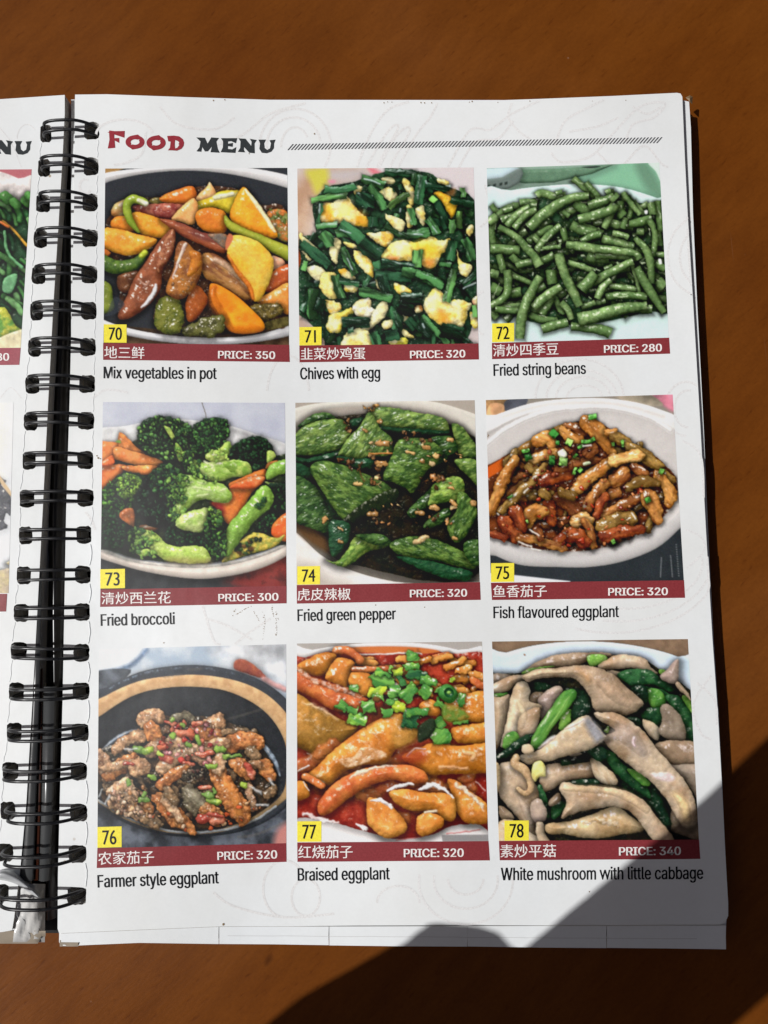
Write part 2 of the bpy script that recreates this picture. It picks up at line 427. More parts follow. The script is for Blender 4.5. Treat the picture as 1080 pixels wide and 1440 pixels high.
    def sample(s, px, py):
        """colour at photo pixel positions (arrays)"""
        x = np.clip((px-s.crop[0])*s.ss, 0, s.W-1.001); y = np.clip((py-s.crop[1])*s.ss, 0, s.H-1.001)
        xi = x.astype(int); yi = y.astype(int); fx = (x-xi)[:, None]; fy = (y-yi)[:, None]; a = s.a
        return (a[yi, xi]*(1-fx)+a[yi, xi+1]*fx)*(1-fy)+(a[yi+1, xi]*(1-fx)+a[yi+1, xi+1]*fx)*fy
def pic70():
    s = Paint((146, 232, 410, 490), 1080, '2b2d31', seed=3)
    s.flat('-30 -30 1110 -30 1110 1090 -30 1090', '2e3034', sm=False, n=.1)
    s.flat('-20 -20 190 -20 90 30 -20 70', 'a07b4c')
    s.flat('-20 940 130 930 600 960 1100 900 1100 1080 -20 1080', '54402f', n=.4, f=.02)
    # rim: a pale band round the black dish
    s.p('-60 120 -20 55 200 20 500 2 760 8 1000 45 1120 90 1120 175 1055 132 760 58 500 32 250 48 30 95 -60 150', 'cfccca', R=40, k=.3, sh=0, n=.1, sp=0, bump=.05)
    s.p('-60 865 60 915 250 962 500 990 760 990 930 965 1110 915 1110 968 900 1015 650 1035 480 1030 260 1005 60 960 -60 900', 'd6d5d6', R=34, k=.5, sh=.5, n=.1, sp=.1, bump=.05)
    s.p('30 300 150 200 320 180 500 130 640 120 800 150 900 230 1060 280 1090 860 950 950 700 975 450 970 290 900 300 760 160 860 80 870 100 640 0 600 0 400', '4a2c1c', c2='2a1d18', R=60, k=.1, n=.9, f=.02, sp=.5, bump=.8, sh=.3)
    e = dict(sp=.55, bump=.25, n=.4, f=.02)
    s.p('45 290 60 230 120 195 160 190 130 300', 'b9aa72', R=30, c2='a06a3a', **e)
    s.p('940 270 1010 255 1060 280 1070 430 1010 430 950 340', 'c06a30', c2='7d8a4a', R=25, n=.6, f=.05, sp=.8, bump=.6)
    s.scat('910 230 1050 260 1060 400 960 350', 22, 5, 13, ['e7cdb0', '8fa050', 'd48040', 'efe0d8', '5c6e35'], sp=.6, sh=.2, shw=6)
    s.p('255 205 320 185 350 215 300 235', '8a7a3c', R=15, **e)
    s.p('320 190 490 120 535 165 520 215 400 225', 'd97f2e', c2='c9622a', R=35, **e)
    s.p('530 190 590 130 610 98 640 150 650 200 560 215', 'e59a52', c2='f0c48a', R=25, **e)
    s.p('515 225 620 180 690 148 790 150 850 190 800 260 720 280 640 245 545 270', 'd3c03a', c2='b9a02a', R=38, **e)
    s.t('640 190 740 168', 30, 'f4ecc0', sp=.8, sh=0, bump=.6, soft=4)
    s.p('165 240 240 225 400 222 470 235 430 270 385 315 250 290 190 270', 'a65c48', c2='7a2f2a', R=26, n=.8, f=.03, sp=.7, bump=.4)
    s.p('390 305 505 195 540 225 535 300 510 345 440 325', 'e3a05c', c2='e6b070', R=30, **e)
    s.p('535 270 600 245 690 265 715 330 700 385 640 395 560 365 530 320', 'd98530', c2='c9702a', R=45, **e)
    s.p('725 285 745 220 800 128 850 170 900 240 960 330 1000 415 890 410 800 375 735 320', 'f0a632', c2='e8902a', R=60, k=.5, **e)
    s.t('812 140 870 215 920 285 960 350 985 385', [10, 26, 24, 26, 14], 'fbe6b4', sp=1, sh=0, bump=.7, soft=2, n=.2)
    s.t('700 300 725 345 820 395 920 440 1000 480 1075 515', [20, 46, 50, 62, 70, 84], 'a9a83c', c2='8f9a34', sp=.5, n=.4, bump=.15, edge=.25)
    s.p('40 330 80 295 160 300 200 360 150 385 60 370', 'd77f2c', R=30, **e)
    s.p('165 275 260 285 360 330 410 380 350 420 230 405 190 360', 'e9a43c', c2='dd8c2c', R=50, **e)
    s.t('235 215 170 195 132 235 150 315 200 385', [40, 52, 48, 44, 18], '9aa83a', c2='7d9430', sp=.7, n=.4, bump=.15)
    s.t('200 205 245 222', 26, 'e9e6c4', sp=1, sh=0, soft=3)
    s.p('0 365 90 370 200 400 300 425 290 460 200 510 130 520 50 500 -20 455', 'e48f34', c2='ecac44', R=52, **e)
    s.p('-10 480 40 505 0 540', 'b5622a', R=15)
    s.t('-30 545 60 585 150 580 205 550 232 508', [80, 80, 70, 56, 24], '55702c', c2='3c5527', sp=.8, n=.6, f=.05, bump=.7)
    s.t('215 520 238 505', 30, 'b5c040', sp=.3, sh=0, soft=3)
    s.p('320 310 440 330 560 385 640 395 715 405 705 500 640 495 520 440 420 390', '9a5034', c2='6d352c', R=34, n=.8, f=.025, sp=.8, bump=.5, gr=20, st=3)
    s.p('600 400 700 400 700 480 640 440', '6d6258', c2='8f6a50', R=16, n=.6, f=.06, bump=.8, sh=0)
    s.p('565 520 620 505 700 545 780 620 830 690 845 770 760 760 640 680 570 630', 'a4703c', c2='6e3f26', R=50, n=.8, f=.03, sp=1, bump=.6, gr=35, st=2.5)
    s.t('640 545 720 590 800 670 820 700', [30, 40, 26, 14], 'd9b493', sp=.9, sh=0, bump=.8, soft=5, al=.8)
    s.p('960 520 1040 555 1010 615 965 590', 'e4a784', R=20, **e)
    s.p('940 690 960 620 1075 570 1075 680 1000 725 930 730', 'c0622a', c2='a84a28', R=40, **e)
    s.p('885 780 960 730 1075 680 1075 850 1010 840 900 800', 'd8873a', c2='e59a4a', R=45, **e)
    s.p('730 415 800 408 900 450 975 545 960 650 905 770 860 780 840 700 770 620 710 510', 'e4ab3a', c2='d9b850', R=60, k=.35, sp=.3, bump=.2, n=.5, f=.012)
    s.t('715 520 770 615 838 700 858 770', [10, 26, 26, 20], 'c9702a', sp=.4, sh=0, soft=4, n=.3)
    s.flat('705 490 700 450 720 395 745 420', 'c07050')
    s.p('840 810 900 795 1000 800 1035 830 980 880 900 895 850 860', '6b5a2a', c2='3e351c', R=26, n=.9, f=.05, sp=.7, bump=.9, wob=14)
    s.flat('920 910 1075 870 1075 920 930 950', '4c4526', n=.5, f=.04)
    s.p('610 690 660 690 760 750 850 830 918 905 912 955 800 972 720 950 670 870 620 780', 'eda52c', c2='d97c24', R=60, k=.45, sp=.3, bump=.15, n=.6, f=.012)
    s.t('635 700 625 770 690 880 740 950', [30, 60, 56, 20], 'bf6425', sp=.3, sh=0, soft=8, al=.75)
    s.p('500 725 540 690 595 760 580 820 520 895 480 890 470 800', 'b85f2a', c2='8e4420', R=36, **e)
    s.p('650 860 690 870 688 950 640 985 500 985 450 970 480 920 580 880', '5a5a2c', c2='3a3a1e', R=32, n=.9, f=.04, sp=.9, bump=.9, wob=14)
    s.p('330 760 430 770 452 830 465 880 440 960 370 975 300 930 290 860', '6e702c', c2='47501e', R=40, n=.9, f=.03, sp=.8, bump=.9, wob=12)
    s.p('75 660 100 630 200 610 200 700 160 740 90 720', '6f4228', c2='4d2c1e', R=25, n=.6, sp=.5, bump=.6)
    s.p('400 365 412 430 395 520 340 600 330 690 300 760 230 830 140 885 90 885 85 850 130 760 170 660 240 560 290 480 350 400', '6f3a26', c2='8d4b30', R=50, n=.8, f=.02, sp=.9, bump=.9, bf=.05, edge=.2)
    s.p('400 370 408 450 380 530 330 590 315 620 300 570 320 500 360 420', 'a56a4a', c2='7f432e', R=20, n=.9, f=.04, sp=.8, bump=.9, sh=.2, shw=6)
    s.t('300 690 290 730 250 790 215 820', [14, 26, 22, 8], 'f2eeee', sp=1, sh=0, bump=1, soft=2)
    s.t('200 660 240 690 260 670', 16, 'c99a84', sp=.9, sh=0, bump=1, al=.7)
    s.p('430 445 480 445 520 490 560 505 568 560 550 650 500 730 430 775 360 735 370 670 400 600 410 510', '7d4a2c', c2='a5672f', R=48, n=.8, f=.02, sp=.8, bump=.9, bf=.06)
    s.p('490 500 545 500 560 560 530 620 480 640 500 560', 'c07b30', c2='a8622a', R=25, n=.5, sp=.4, sh=0, bump=.4)
    s.t('470 455 440 530 415 600 395 650', [20, 18, 14, 8], 'e5cfc4', sp=.9, sh=0, bump=.6, al=.85)
    s.scat('380 660 530 640 500 740 420 770', 20, 5, 10, ['b7a58f', '6a4a34', '98785c'], sp=.8, sh=0, al=.7)
    s.p('-20 680 40 690 50 760 60 820 30 845 -20 840', '747f2c', c2='5a6a28', R=30, n=.5, sp=.7, bump=.4)
    s.flat('60 760 120 800 60 860 0 870 20 850', '3a4048', al=.6)
    return s.grain()

def pic72():
    s = Paint((682, 224, 944, 486), 1080, 'c9dcd6', seed=8)
    s.flat('-20 -20 1110 -20 1110 300 -20 300', '98b3a0')
    s.flat('380 60 720 40 1100 0 1100 330 900 200 560 130', '86b698', n=.06)
    s.flat('870 30 940 20 1020 150 1040 230 960 200 905 120', '5f8068', al=.7, soft=12)
    s.flat('945 20 1010 10 1020 130 990 70', 'ccd9d0')
    s.p('0 20 170 50 225 60 430 55 750 30 620 85 400 135 230 140 120 120', '5c7a62', R=22, k=.6, sh=.2, n=.2, sp=.1, bump=.05, sm=False)
    s.flat('560 45 640 38 670 42 620 52', '2f3a34')
    s.flat('-20 60 185 48 180 75 100 105 -20 125', 'c7d9dd')
    s.p('-20 120 100 105 180 60 210 50 222 85 200 135 150 165 -20 215', '68746e', R=18, k=.4, sh=.3, n=.1, sp=0, bump=0, sm=False)
    for x in (20, 55, 92, 122):
        s.flat([x-9, 172-x*.18, x+8, 166-x*.18, x+9, 150-x*.18, x-8, 156-x*.18], '2c3330', sm=False)
    s.p('-40 235 150 180 400 150 600 145 800 165 1000 225 1100 265 1100 1100 -40 1100', 'c8ddd7', R=60, k=.12, sh=.25, n=.08, sp=0, bump=0)
    # dark heart of the heap
    s.p('40 330 150 290 300 220 600 210 830 240 1000 280 1090 380 1090 860 960 880 800 920 560 960 300 950 170 900 40 850', '24361f', R=60, k=.1, sh=.1, shw=30, c2='2c4a30', n=.9, f=.03, sp=.5, bump=.8)
    g = ['66804c', '5a7444', '728c56', '4f6a3a', '7c965e']
    def b(t, w, i=0, **kw):
        a = dict(sp=.85, cap=0, spp=20, n=.5, f=.03, bump=.3, bf=.07, c2='4c663a', amb=.38, dif=.92, sh=.6, shw=14, edge=.2, spc='dfeec8', mot=.45, k=.8)
        a.update(kw); s.t(t, w, g[i % 5], **a)
        if w and not isinstance(w, list) and w > 30 and s.r.random() < .8:
            P = s.pts(t); q = s.r.random()*.5; A = P[0]+(P[-1]-P[0])*q; B2 = A+(P[-1]-P[0])*s.r.uniform(.15, .35); s.t([A[0], A[1]-w*.16, B2[0], B2[1]-w*.16], 5, 'd6e6bc', sh=0, sp=0, soft=1.5, al=.75, wob=9)
    for q in range(70):
        x, y, a = s.r.uniform(60, 1060), s.r.uniform(330, 880), s.r.uniform(-.9, .9); l = s.r.uniform(40, 100)
        b([x-l*math.cos(a), y-l*math.sin(a), x, y+s.r.uniform(-12, 12), x+l*math.cos(a), y+l*math.sin(a)], s.r.uniform(34, 50), q, amb=.25, dif=.5)
    B = '''35 265 90 325 140 350|34;30 380 120 290 200 270|46;200 255 260 250 300 260|44;110 300 160 285|40;300 210 330 195 400 215 470 210|48;410 200 450 190|30;
    60 350 40 420 50 500|40;20 370 70 330|50;95 360 160 330 250 280 300 270|46;130 390 180 330 260 280|44;510 110 570 160 650 220|42;585 135 640 200 660 220|34;
    170 400 230 330 300 290|40;1000 240 1010 330 1020 420|40;900 280 945 262|36;960 250 975 320|44;1000 420 1010 500|44;860 240 920 320|28;830 215 850 260 835 350|30;800 200 820 240|50;
    560 395 600 410 680 440|60;500 380 560 410 640 430|60;980 550 1040 555|34;990 600 1045 640|46;1000 700 1040 740|60;
    720 180 760 250 800 300|50;700 195 730 185|40;640 240 700 240 760 230|50;250 480 340 420 400 400|44;280 440 330 500|40;
    440 330 520 290 590 275|52;450 300 490 330|30;300 530 360 450 440 385|42;450 400 470 470|34;720 370 800 385 860 390|50;820 340 800 400|36;
    590 560 640 575 720 580|56;680 460 760 480 860 510|50;560 480 610 450 670 435|44;740 430 800 440 830 455|34;880 420 920 420|42;
    30 520 110 525 200 530|58;30 660 80 670|50;30 740 90 770|66;330 520 440 505|24;150 560 200 600 280 610|40;180 620 250 600 330 590 400 555|44;
    130 650 200 690 270 720|36;380 640 390 720|60;480 600 560 620 640 650|34;640 560 760 560 880 580|40;690 640 740 620|30;
    720 735 800 745 880 755|38;130 780 210 770|60;60 880 200 860 330 880|56;160 680 230 700 290 730|30;300 760 350 730|40;
    850 600 880 700 900 780|20;700 800 780 790 870 790 940 800|44;640 840 700 820|30;360 840 400 800 450 900|36;330 900 370 840 390 800|44;560 860 640 830|34;
    250 900 330 930 420 935|40;440 830 480 870 500 930|40;820 860 900 870 970 870|54;60 880 45 920|40;30 880 70 920|44;
    520 250 600 300 700 270|60'''
    for i, r in enumerate(B.replace('\n', '').split(';')):
        t, w = r.split('|'); b(t, float(w), i)
    b('80 550 95 600 110 655', 40, 1); b('130 640 135 700 130 770 90 820 30 850', 46, 0)
    b('800 190 830 240 900 320', 30, 2); b('780 240 780 300 800 330', 60, 3)
    b('600 270 700 240 750 220', 54, 1); b('690 400 710 360 750 290', [38, 44, 40], 2)
    b('540 350 620 330 720 300 760 260', 58, 0); b('740 210 760 230', 60, 2)
    b('255 400 330 330 430 260 520 220 600 215', [60, 68, 58, 50, 44], 2, edge=.35)
    b('80 390 180 450 240 510 290 570 315 620', [34, 42, 46, 46, 60], 4)
    b('835 375 900 365 970 345', [40, 54, 50], 3); b('950 350 985 420 985 500 970 560', 34, 0)
    b('470 495 560 508 700 525 860 545 895 580', [44, 54, 50, 44, 40], 4, edge=.35)
    b('620 720 690 680 760 640 860 590', [50, 54, 50, 44], 2)
    b('870 455 930 520 960 600 965 720', [30, 44, 46, 34], 0)
    b('650 810 680 750 730 700', [40, 46, 36], 2); b('560 760 610 700 640 660', [70, 66, 54], 1)
    b('60 870 200 880 260 870', 40, 3); b('280 860 350 800 440 735', [52, 58, 48], 4)
    b('425 545 460 660 510 770 550 850', [56, 56, 54, 44], 4, edge=.35)
    b('200 1040 210 930 250 810 320 680', [54, 60, 56, 48], 2)
    b('880 625 930 720 980 800 1040 890', [44, 52, 50, 34], 1)
    b('330 985 400 965 480 945', [54, 56, 52], 1); b('500 970 600 980 680 990 730 1010', [46, 50, 60, 64], 3)
    b('540 930 640 910 780 870 940 850', [84, 76, 70, 46], 4, edge=.4)
    s.scat('60 350 960 300 960 850 250 850', 45, 3, 5, ['d9ebc2', 'bcd6a0'], sp=.5, sh=0, asp=3, al=.7)
    s.flat('1005 580 1020 578 1025 605 1010 605', 'e8ece4'); s.flat('925 298 942 296 940 315 928 316', 'e8ece4')
    return s.grain()
def pic71():
    s = Paint((416, 232, 676, 490), 1080, 'cfc6c6', seed=5)
    s.flat('-20 -20 400 -20 380 60 150 200 60 500 -20 500', 'b08f74', c2='c3a88f', n=.6, soft=30)
    s.flat('-20 -20 140 -20 60 30 20 80 -20 120', 'c4bdbb', soft=25)
    s.flat('150 30 400 10 380 90 220 110', 'b9b0ae', soft=20)
    s.flat('60 40 110 20 180 20 190 90 150 150 118 170 90 110', 'c2bb52', soft=10)
    s.flat('420 20 450 15 510 55 470 70', 'cf7d86', soft=6); s.flat('190 90 230 90 225 105 200 106', 'd090a0', soft=4)
    s.flat('0 480 50 520 30 640 -20 640', '8a3f22', soft=8)
    s.flat('0 850 90 930 240 1010 230 1080 -20 1080', 'b8a292', soft=16)
    s.flat('960 950 1080 880 1080 1080 900 1080', 'c5b9b6', soft=16)
    # dark heap
    s.p('110 340 100 230 180 130 330 100 520 40 760 40 880 120 1040 200 1050 400 1060 700 1040 860 1010 1000 880 1090 240 1090 160 1010 60 900 10 850 10 640 30 560 20 430 110 400', '17281d', R=50, k=.1, c2='24402a', n=.9, f=.03, sp=.3, bump=.9, sh=.05)
    E1, E2 = 'e8d06a', 'efe4a8'
    def e(t, c='ebd478', c2='f1e6ae', **kw):
        a = dict(R=26, n=.9, f=.03, bump=.85, bf=.05, sp=.15, wob=10, sh=.4, shw=12, amb=.58, dif=.55, mot=.5); a.update(kw)
        s.p(t, c, c2=c2, **a)
    def v(t, w, i=0, **kw):
        c = ['3b6438', '2c5233', '213f2a', '4f7a42', '19301f', '6b9a4e'][i % 6]
        a = dict(k=.3, cap=0, wob=7, n=.8, f=.03, gr=0, sp=.45, spp=14, bump=.35, amb=.5, dif=.6, sh=.5, shw=12, spc='cfe0d8', edge=.15)
        x = s.pts(t); d = x[-1]-x[0]; a['gr'] = math.degrees(math.atan2(d[1], d[0])); a['st'] = 5; a.update(kw)
        s.t(t, w, c, **a)
    for q in range(90):
        x, y, a = s.r.uniform(60, 1040), s.r.uniform(120, 1060), s.r.uniform(0, 3.1); l = s.r.uniform(25, 60)
        if x+y < 420: continue
        v([x-l*math.cos(a), y-l*math.sin(a), x+l*math.cos(a), y+l*math.sin(a)], s.r.uniform(24, 46), s.r.choice([1, 2, 2, 4, 4, 0]), amb=.35)
    e('150 230 220 220 290 180 340 240 400 290 430 330 430 360 360 355 250 340 150 330', 'e9c24a', R=40)
    s.flat('160 230 200 240 210 330 150 320', 'c98a34', al=.5, soft=14, wob=8)
    s.flat('330 290 380 270 420 320 410 350 350 340', 'd58f2c', al=.6, soft=14, wob=8)
    s.flat('250 210 320 220 320 300 240 300', 'f2e6b8', al=.7, soft=14, wob=8)
    e('340 150 360 120 390 130 380 165 345 175'); e('480 160 530 130 580 150 590 180 555 215 510 180')
    e('620 90 650 80 665 110 690 150 690 220 665 240 650 170'); e('500 80 560 70 580 95 540 115', 'd9a85a')
    e('830 80 890 95 880 120 830 100'); e('800 170 850 155 930 210 940 260 915 305 880 300 840 230', 'e8bb3c', 'e2a834')
    s.flat('880 150 930 140 920 180 890 175', 'a06a3c', al=.8, soft=6)
    e('525 290 570 300 630 330 630 380 600 385 540 330'); e('650 240 680 250 690 330 660 370 645 320'); e('705 250 750 240 750 350 720 330 700 280')
    e('415 400 480 395 550 385 570 420 540 470 500 470 440 425', 'e0b450'); e('995 385 1020 345 1040 370 1015 415')
    e('495 540 530 490 580 445 650 440 720 450 790 415 850 440 900 430 890 480 850 520 815 590 770 600 690 560 560 565', 'edd06a', 'f3e6a4', R=46)
    s.flat('700 460 760 440 830 480 820 520 740 540 700 500', 'e3bd34', al=.75, soft=16, wob=12)
    s.flat('540 545 600 530 575 565', 'c8602a', al=.7, soft=6, wob=8); s.flat('740 560 800 550 800 590 760 595', 'cd7a2c', al=.7, soft=8, wob=8)
    s.flat('570 460 630 455 650 500 590 520', 'f6efc6', al=.8, soft=14, wob=12)
    e('200 440 230 425 260 450 245 560 225 570 200 520', 'efe3a6'); e('20 395 60 430 100 460 140 510 120 520 60 470 20 430', 'e6cf80')
    e('15 480 60 520 90 550 70 555'); e('280 450 330 460 370 480 360 490 300 478'); e('340 500 400 520 440 560 455 620 445 660 400 620 350 560', 'eac75a')
    e('65 600 110 585 160 610 180 640 150 680 100 660 70 630', 'efe6bc', R=30); e('140 700 150 640 200 625 230 630 240 700 245 775 200 780 160 750', 'ecd880', R=36)
    e('250 610 300 610 345 655 330 670 270 650', 'd9a83c'); e('280 700 370 700 350 740 300 740', 'e9c84a'); e('465 660 490 690 500 740 470 710')
    e('575 690 640 710 680 730 670 755 600 755', 'e8c85a'); e('940 480 960 560 1030 590 1000 655 960 630 945 560', 'e6d27a'); e('170 790 240 800 265 830 220 880 180 840', 'd8b050')
    e('180 950 200 880 260 860 320 830 340 860 290 890 265 960 230 985', 'e7cf5c'); e('330 830 380 785 430 785 450 840 480 850 430 895 360 880', 'f1ead0', 'ecd9a0', R=36)
    e('450 870 500 800 535 810 535 850 500 900 440 960 400 975 370 960 430 930', 'efe4b4'); e('290 990 340 960 420 970 450 1050 460 1090 270 1090', 'ead676', R=34)
    e('500 930 560 905 570 940 520 965'); e('630 960 690 1000 680 1010 630 1000', 'e6cf70'); e('620 880 660 880 660 920 630 940'); e('550 1015 640 1010 640 1050 550 1050', 'c9c24a')
    e('745 820 770 760 820 715 860 750 890 790 960 790 1030 815 1000 860 980 940 920 940 880 970 830 920 780 890', 'ecd06a', 'f3e8b0', R=46)
    s.flat('820 830 880 860 900 930 860 930 830 880', 'd8902c', al=.7, soft=10, wob=12); s.flat('760 800 810 760 830 820 800 870', 'f5efcc', al=.7, soft=12, wob=12)
    e('690 830 730 820 740 850 700 865', 'a8703c'); e('1035 780 1060 770 1060 840 1040 820', 'd8a07c'); e('1020 860 1060 880 1060 950 1030 950', 'e0c858')
    V = '''520 40 620 45 700 45|44|1;165 140 260 150 350 120|44|1;90 210 200 185 300 180|40|3;380 80 450 95 520 120|50|0;700 50 695 120|50|0;740 60 725 150 715 230|60|1;
    430 120 480 190 520 260|50|0;540 250 600 205 660 170|36|5;350 200 420 210 420 250|90|2;450 300 450 360|60|4;760 110 840 130 900 135|36|2;900 200 980 220 1040 235|46|1;
    970 130 980 190|28|3;790 190 850 260 890 370|60|4;790 185 815 215|36|5;955 270 955 370|40|5;915 320 910 400|36|3;770 310 800 350 830 400|44|0;670 250 690 350|36|0;590 120 600 150|60|4;
    150 220 140 280 125 350|24|1;120 360 200 350 240 345|36|0;230 400 300 390 400 440|56|0;260 350 330 390 390 450|70|1;150 400 190 440 200 480|60|0;380 450 440 500 500 530|90|4;
    520 360 580 390 660 420|34|0;650 410 720 400 780 390|54|0;270 480 300 550 350 640|44|0;30 460 130 530 200 590|60|2;60 560 40 620|30|3;710 495 712 600|58|3;
    470 560 480 620|50|1;500 580 600 590 690 610|60|2;460 640 560 650 680 660|60|2;620 620 740 650 850 700|60|0;700 630 780 660 860 710|40|0;925 610 905 700 880 800|44|3;920 440 900 560|60|1;
    980 430 1010 480 1030 560|50|0;970 700 1030 660 1055 630|44|1;230 640 240 700 270 780|48|0;250 680 320 690 370 695|36|1;370 740 450 750 560 780|56|0;500 650 530 740|60|2;
    90 720 80 800 40 860|60|1;110 720 95 820 100 900|60|0;150 780 130 850|60|2;270 920 350 920 430 920|60|2;540 850 600 900 590 970|60|1;520 1000 600 990|60|2;600 820 680 850|80|4;
    620 780 740 780|70|4;650 900 700 960|60|4;740 880 800 950 890 1045|32|0;720 930 780 1000|60|2;850 960 980 990|80|4;1040 820 1045 890|26|3;450 980 480 1050|56|1;300 970 340 960|30|2'''
    for r in V.replace('\n', '').split(';'):
        t, w, i = r.split('|'); v(t, float(w), int(i))
    for t in ['400 80 450 95 490 112', '140 230 138 280', '690 405 740 408', '260 380 320 400', '300 545 330 610', '740 930 750 950', '980 720 1050 690', '800 360 825 395', '610 255 608 270', '760 95 765 110']:
        s.t(t, 9, 'c3d3d6', sp=.6, sh=0, soft=2, bump=.6, al=.75)
    return s.grain()

def pic74():
    s = Paint((414, 560, 678, 824), 1080, '8d8478', seed=9)
    s.flat('-20 -20 1110 -20 1110 200 -20 300', 'aaa195', n=.1)
    s.p('-60 90 100 35 400 5 700 5 950 60 1120 150 1120 360 1010 200 850 110 600 60 350 50 120 75 -60 190', 'c9c4ba', R=30, k=.2, sh=0, sp=0, bump=0, n=.1)
    s.flat('60 110 400 55 700 60 900 120 1010 210 1050 330 900 300 500 120 200 110', 'a79d92', soft=14, n=.15)
    s.p('-60 760 20 780 150 900 300 980 500 1040 700 1065 1100 1060 1100 1120 -60 1120', 'd9d4ce', R=60, k=.2, sh=.3, sp=0, bump=0, n=.1)
    s.flat('-20 960 100 960 200 1040 300 1080 -20 1090', 'b3aaa0', soft=20)
    s.p('-40 330 20 200 120 130 400 90 700 110 960 180 1080 330 1090 900 1000 1040 760 1050 560 1010 400 970 250 930 60 760 -40 640', '14170f', R=60, k=.1, sp=.2, bump=.8, c2='231d12', n=.8, f=.02, sh=.5, shw=26)
    s.flat('-10 690 80 720 200 830 230 900 120 850 20 770', '5c4026', soft=8)
    def g(t, i=0, **kw):
        c, c2 = [('64823a', '2f4a20'), ('466630', '1e3818'), ('7a9446', '3c5826'), ('204428', '12301c'), ('96b050', '52742e')][i]
        a = dict(R=44, k=.45, n=.9, f=.06, bump=.9, bf=.13, sp=.6, spp=30, sh=.6, shw=24, amb=.42, dif=.72, spc='e8ece0', st=2.2, gr=-20, mot=.7, wob=5); a.update(kw)
        s.p(t, c, c2=c2, **a)
    g('20 160 80 110 160 80 240 110 180 140 60 170', 1); g('310 130 400 110 380 170 320 180', 3, bump=.2)
    g('0 215 60 160 150 130 270 120 320 180 320 250 240 300 100 330 -20 320 -10 260', 2, sp=.9); g('-20 330 80 345 250 300 330 260 240 350 100 380 -20 370', 3, bump=.3)
    g('-20 370 90 400 130 460 -20 460', 3); g('440 70 520 50 700 80 850 110 890 160 880 215 760 190 600 170 490 160 440 110', 2, sp=.9)
    g('480 160 600 170 760 180 890 190 860 215 700 205 560 200 500 190', 3, bump=.15, amb=.3)
    g('250 330 300 240 370 170 430 80 470 130 500 180 560 230 560 320 440 340 330 350 270 330', 2, gr=-50, sp=.8)
    g('250 330 340 345 450 350 440 400 330 400 250 360', 3, bump=.3); g('905 150 960 160 1010 220 1050 290 1050 345 960 345 930 260', 2)
    g('780 230 900 220 940 290 900 330 800 400 780 310', 1); g('930 350 1060 360 1060 500 1000 450 940 390', 2, bump=.4); g('510 460 560 330 600 240 690 230 780 240 850 300 830 360 760 420 680 545 640 520 560 480', 0, gr=-10, R=70)
    g('-10 460 90 480 170 560 240 690 200 770 100 750 -20 680', 1, sp=.7); g('140 530 180 560 240 640 300 710 250 720 180 600', 3, bump=.3)
    g('90 400 170 360 300 390 440 450 560 520 490 590 380 680 300 710 230 640 150 520', 0, R=90, gr=20, sp=.6)
    s.p('280 700 400 600 560 520 600 540 560 620 400 680 320 730', '17200f', R=30, k=.2, sh=.2)
    g('650 650 740 560 800 500 850 460 830 560 760 640 680 690', 1); g('780 570 800 500 900 450 970 470 975 540 940 600 860 600 770 620', 4, R=50, bump=.6, f=.05)
    g('940 540 1000 560 1050 640 1030 720 950 830 900 800 880 720 930 650', 0, gr=-60); g('740 740 780 690 860 640 900 640 880 700 800 740', 1)
    g('200 720 250 700 320 730 310 830 250 900 215 910 200 840', 3, sp=1, bump=1, amb=.5); g('180 930 240 940 300 880 350 800 450 800 540 820 560 850 430 880 330 950 270 970', 4, gr=-40, bump=.5)
    g('350 790 420 780 520 790 560 850 450 840', 1); g('550 840 640 800 770 800 900 850 1030 920 1030 990 880 950 740 930 600 900', 0, gr=15)
    g('580 910 740 930 880 960 1020 1000 1000 1050 880 1040 740 990', 3, bump=.3, amb=.6); g('980 830 1070 820 1070 950 1030 960 980 900', 1)
    C = ['a0764a', 'b58a58', '7a5232', '8a5e38', 'c4a274', '6a4028', '5a3a22']
    kw = dict(sp=.6, sh=.4, shw=7, bump=.7, n=.8, wob=12)
    s.scat('620 190 760 190 760 290 640 250', 14, 6, 13, C, **kw); s.scat('420 240 560 250 520 390 430 400', 14, 6, 13, C, **kw)
    s.scat('380 400 500 400 500 500 400 500', 9, 9, 16, C[2:], **kw); s.scat('430 600 740 600 700 760 450 720', 18, 6, 12, C, **kw)
    s.scat('720 440 900 430 960 520 700 520', 12, 9, 16, C, **kw); s.scat('760 640 920 600 900 760 740 750', 12, 7, 14, C, **kw)
    s.scat('200 340 400 360 400 420 280 410', 10, 8, 13, C[2:], **kw); s.scat('800 230 1000 300 900 380 700 300', 8, 6, 12, C, **kw)
    s.scat('280 130 320 130 320 220 270 200', 9, 6, 12, C, **kw); s.scat('400 40 470 40 430 90 410 70', 7, 8, 14, ['a06a34', 'b98a4c'], **kw)
    for t, w in [('480 258 535 258', 34), ('355 492 385 495', 24), ('700 825 755 800', 40), ('655 305 675 312', 28), ('480 380 520 375', 34), ('440 665 465 665', 36), ('905 600 920 610', 36), ('790 630 810 630', 40), ('700 660 735 660', 30), ('170 700 185 690', 24), ('260 750 275 755', 22), ('260 820 275 825', 22), ('915 800 930 805', 30), ('400 185 410 190', 22), ('480 135 495 130', 22), ('750 285 775 290', 26), ('790 375 800 380', 28), ('735 355 745 360', 22), ('815 330 825 335', 30), ('890 238 905 240', 30), ('1030 600 1030 610', 34)]:
        s.t(t, w*.85, s.r.choice(['b88e58', 'c8a268', 'a87c48', 'c9ad7c']), sp=.8, sh=.4, shw=8, bump=.7, wob=10)
    s.t('430 318 500 318 560 318', 8, 'b5763c', sh=0); s.t('370 380 380 440 400 480', 10, '5b3a20', sh=0, al=.6)
    return s.grain()

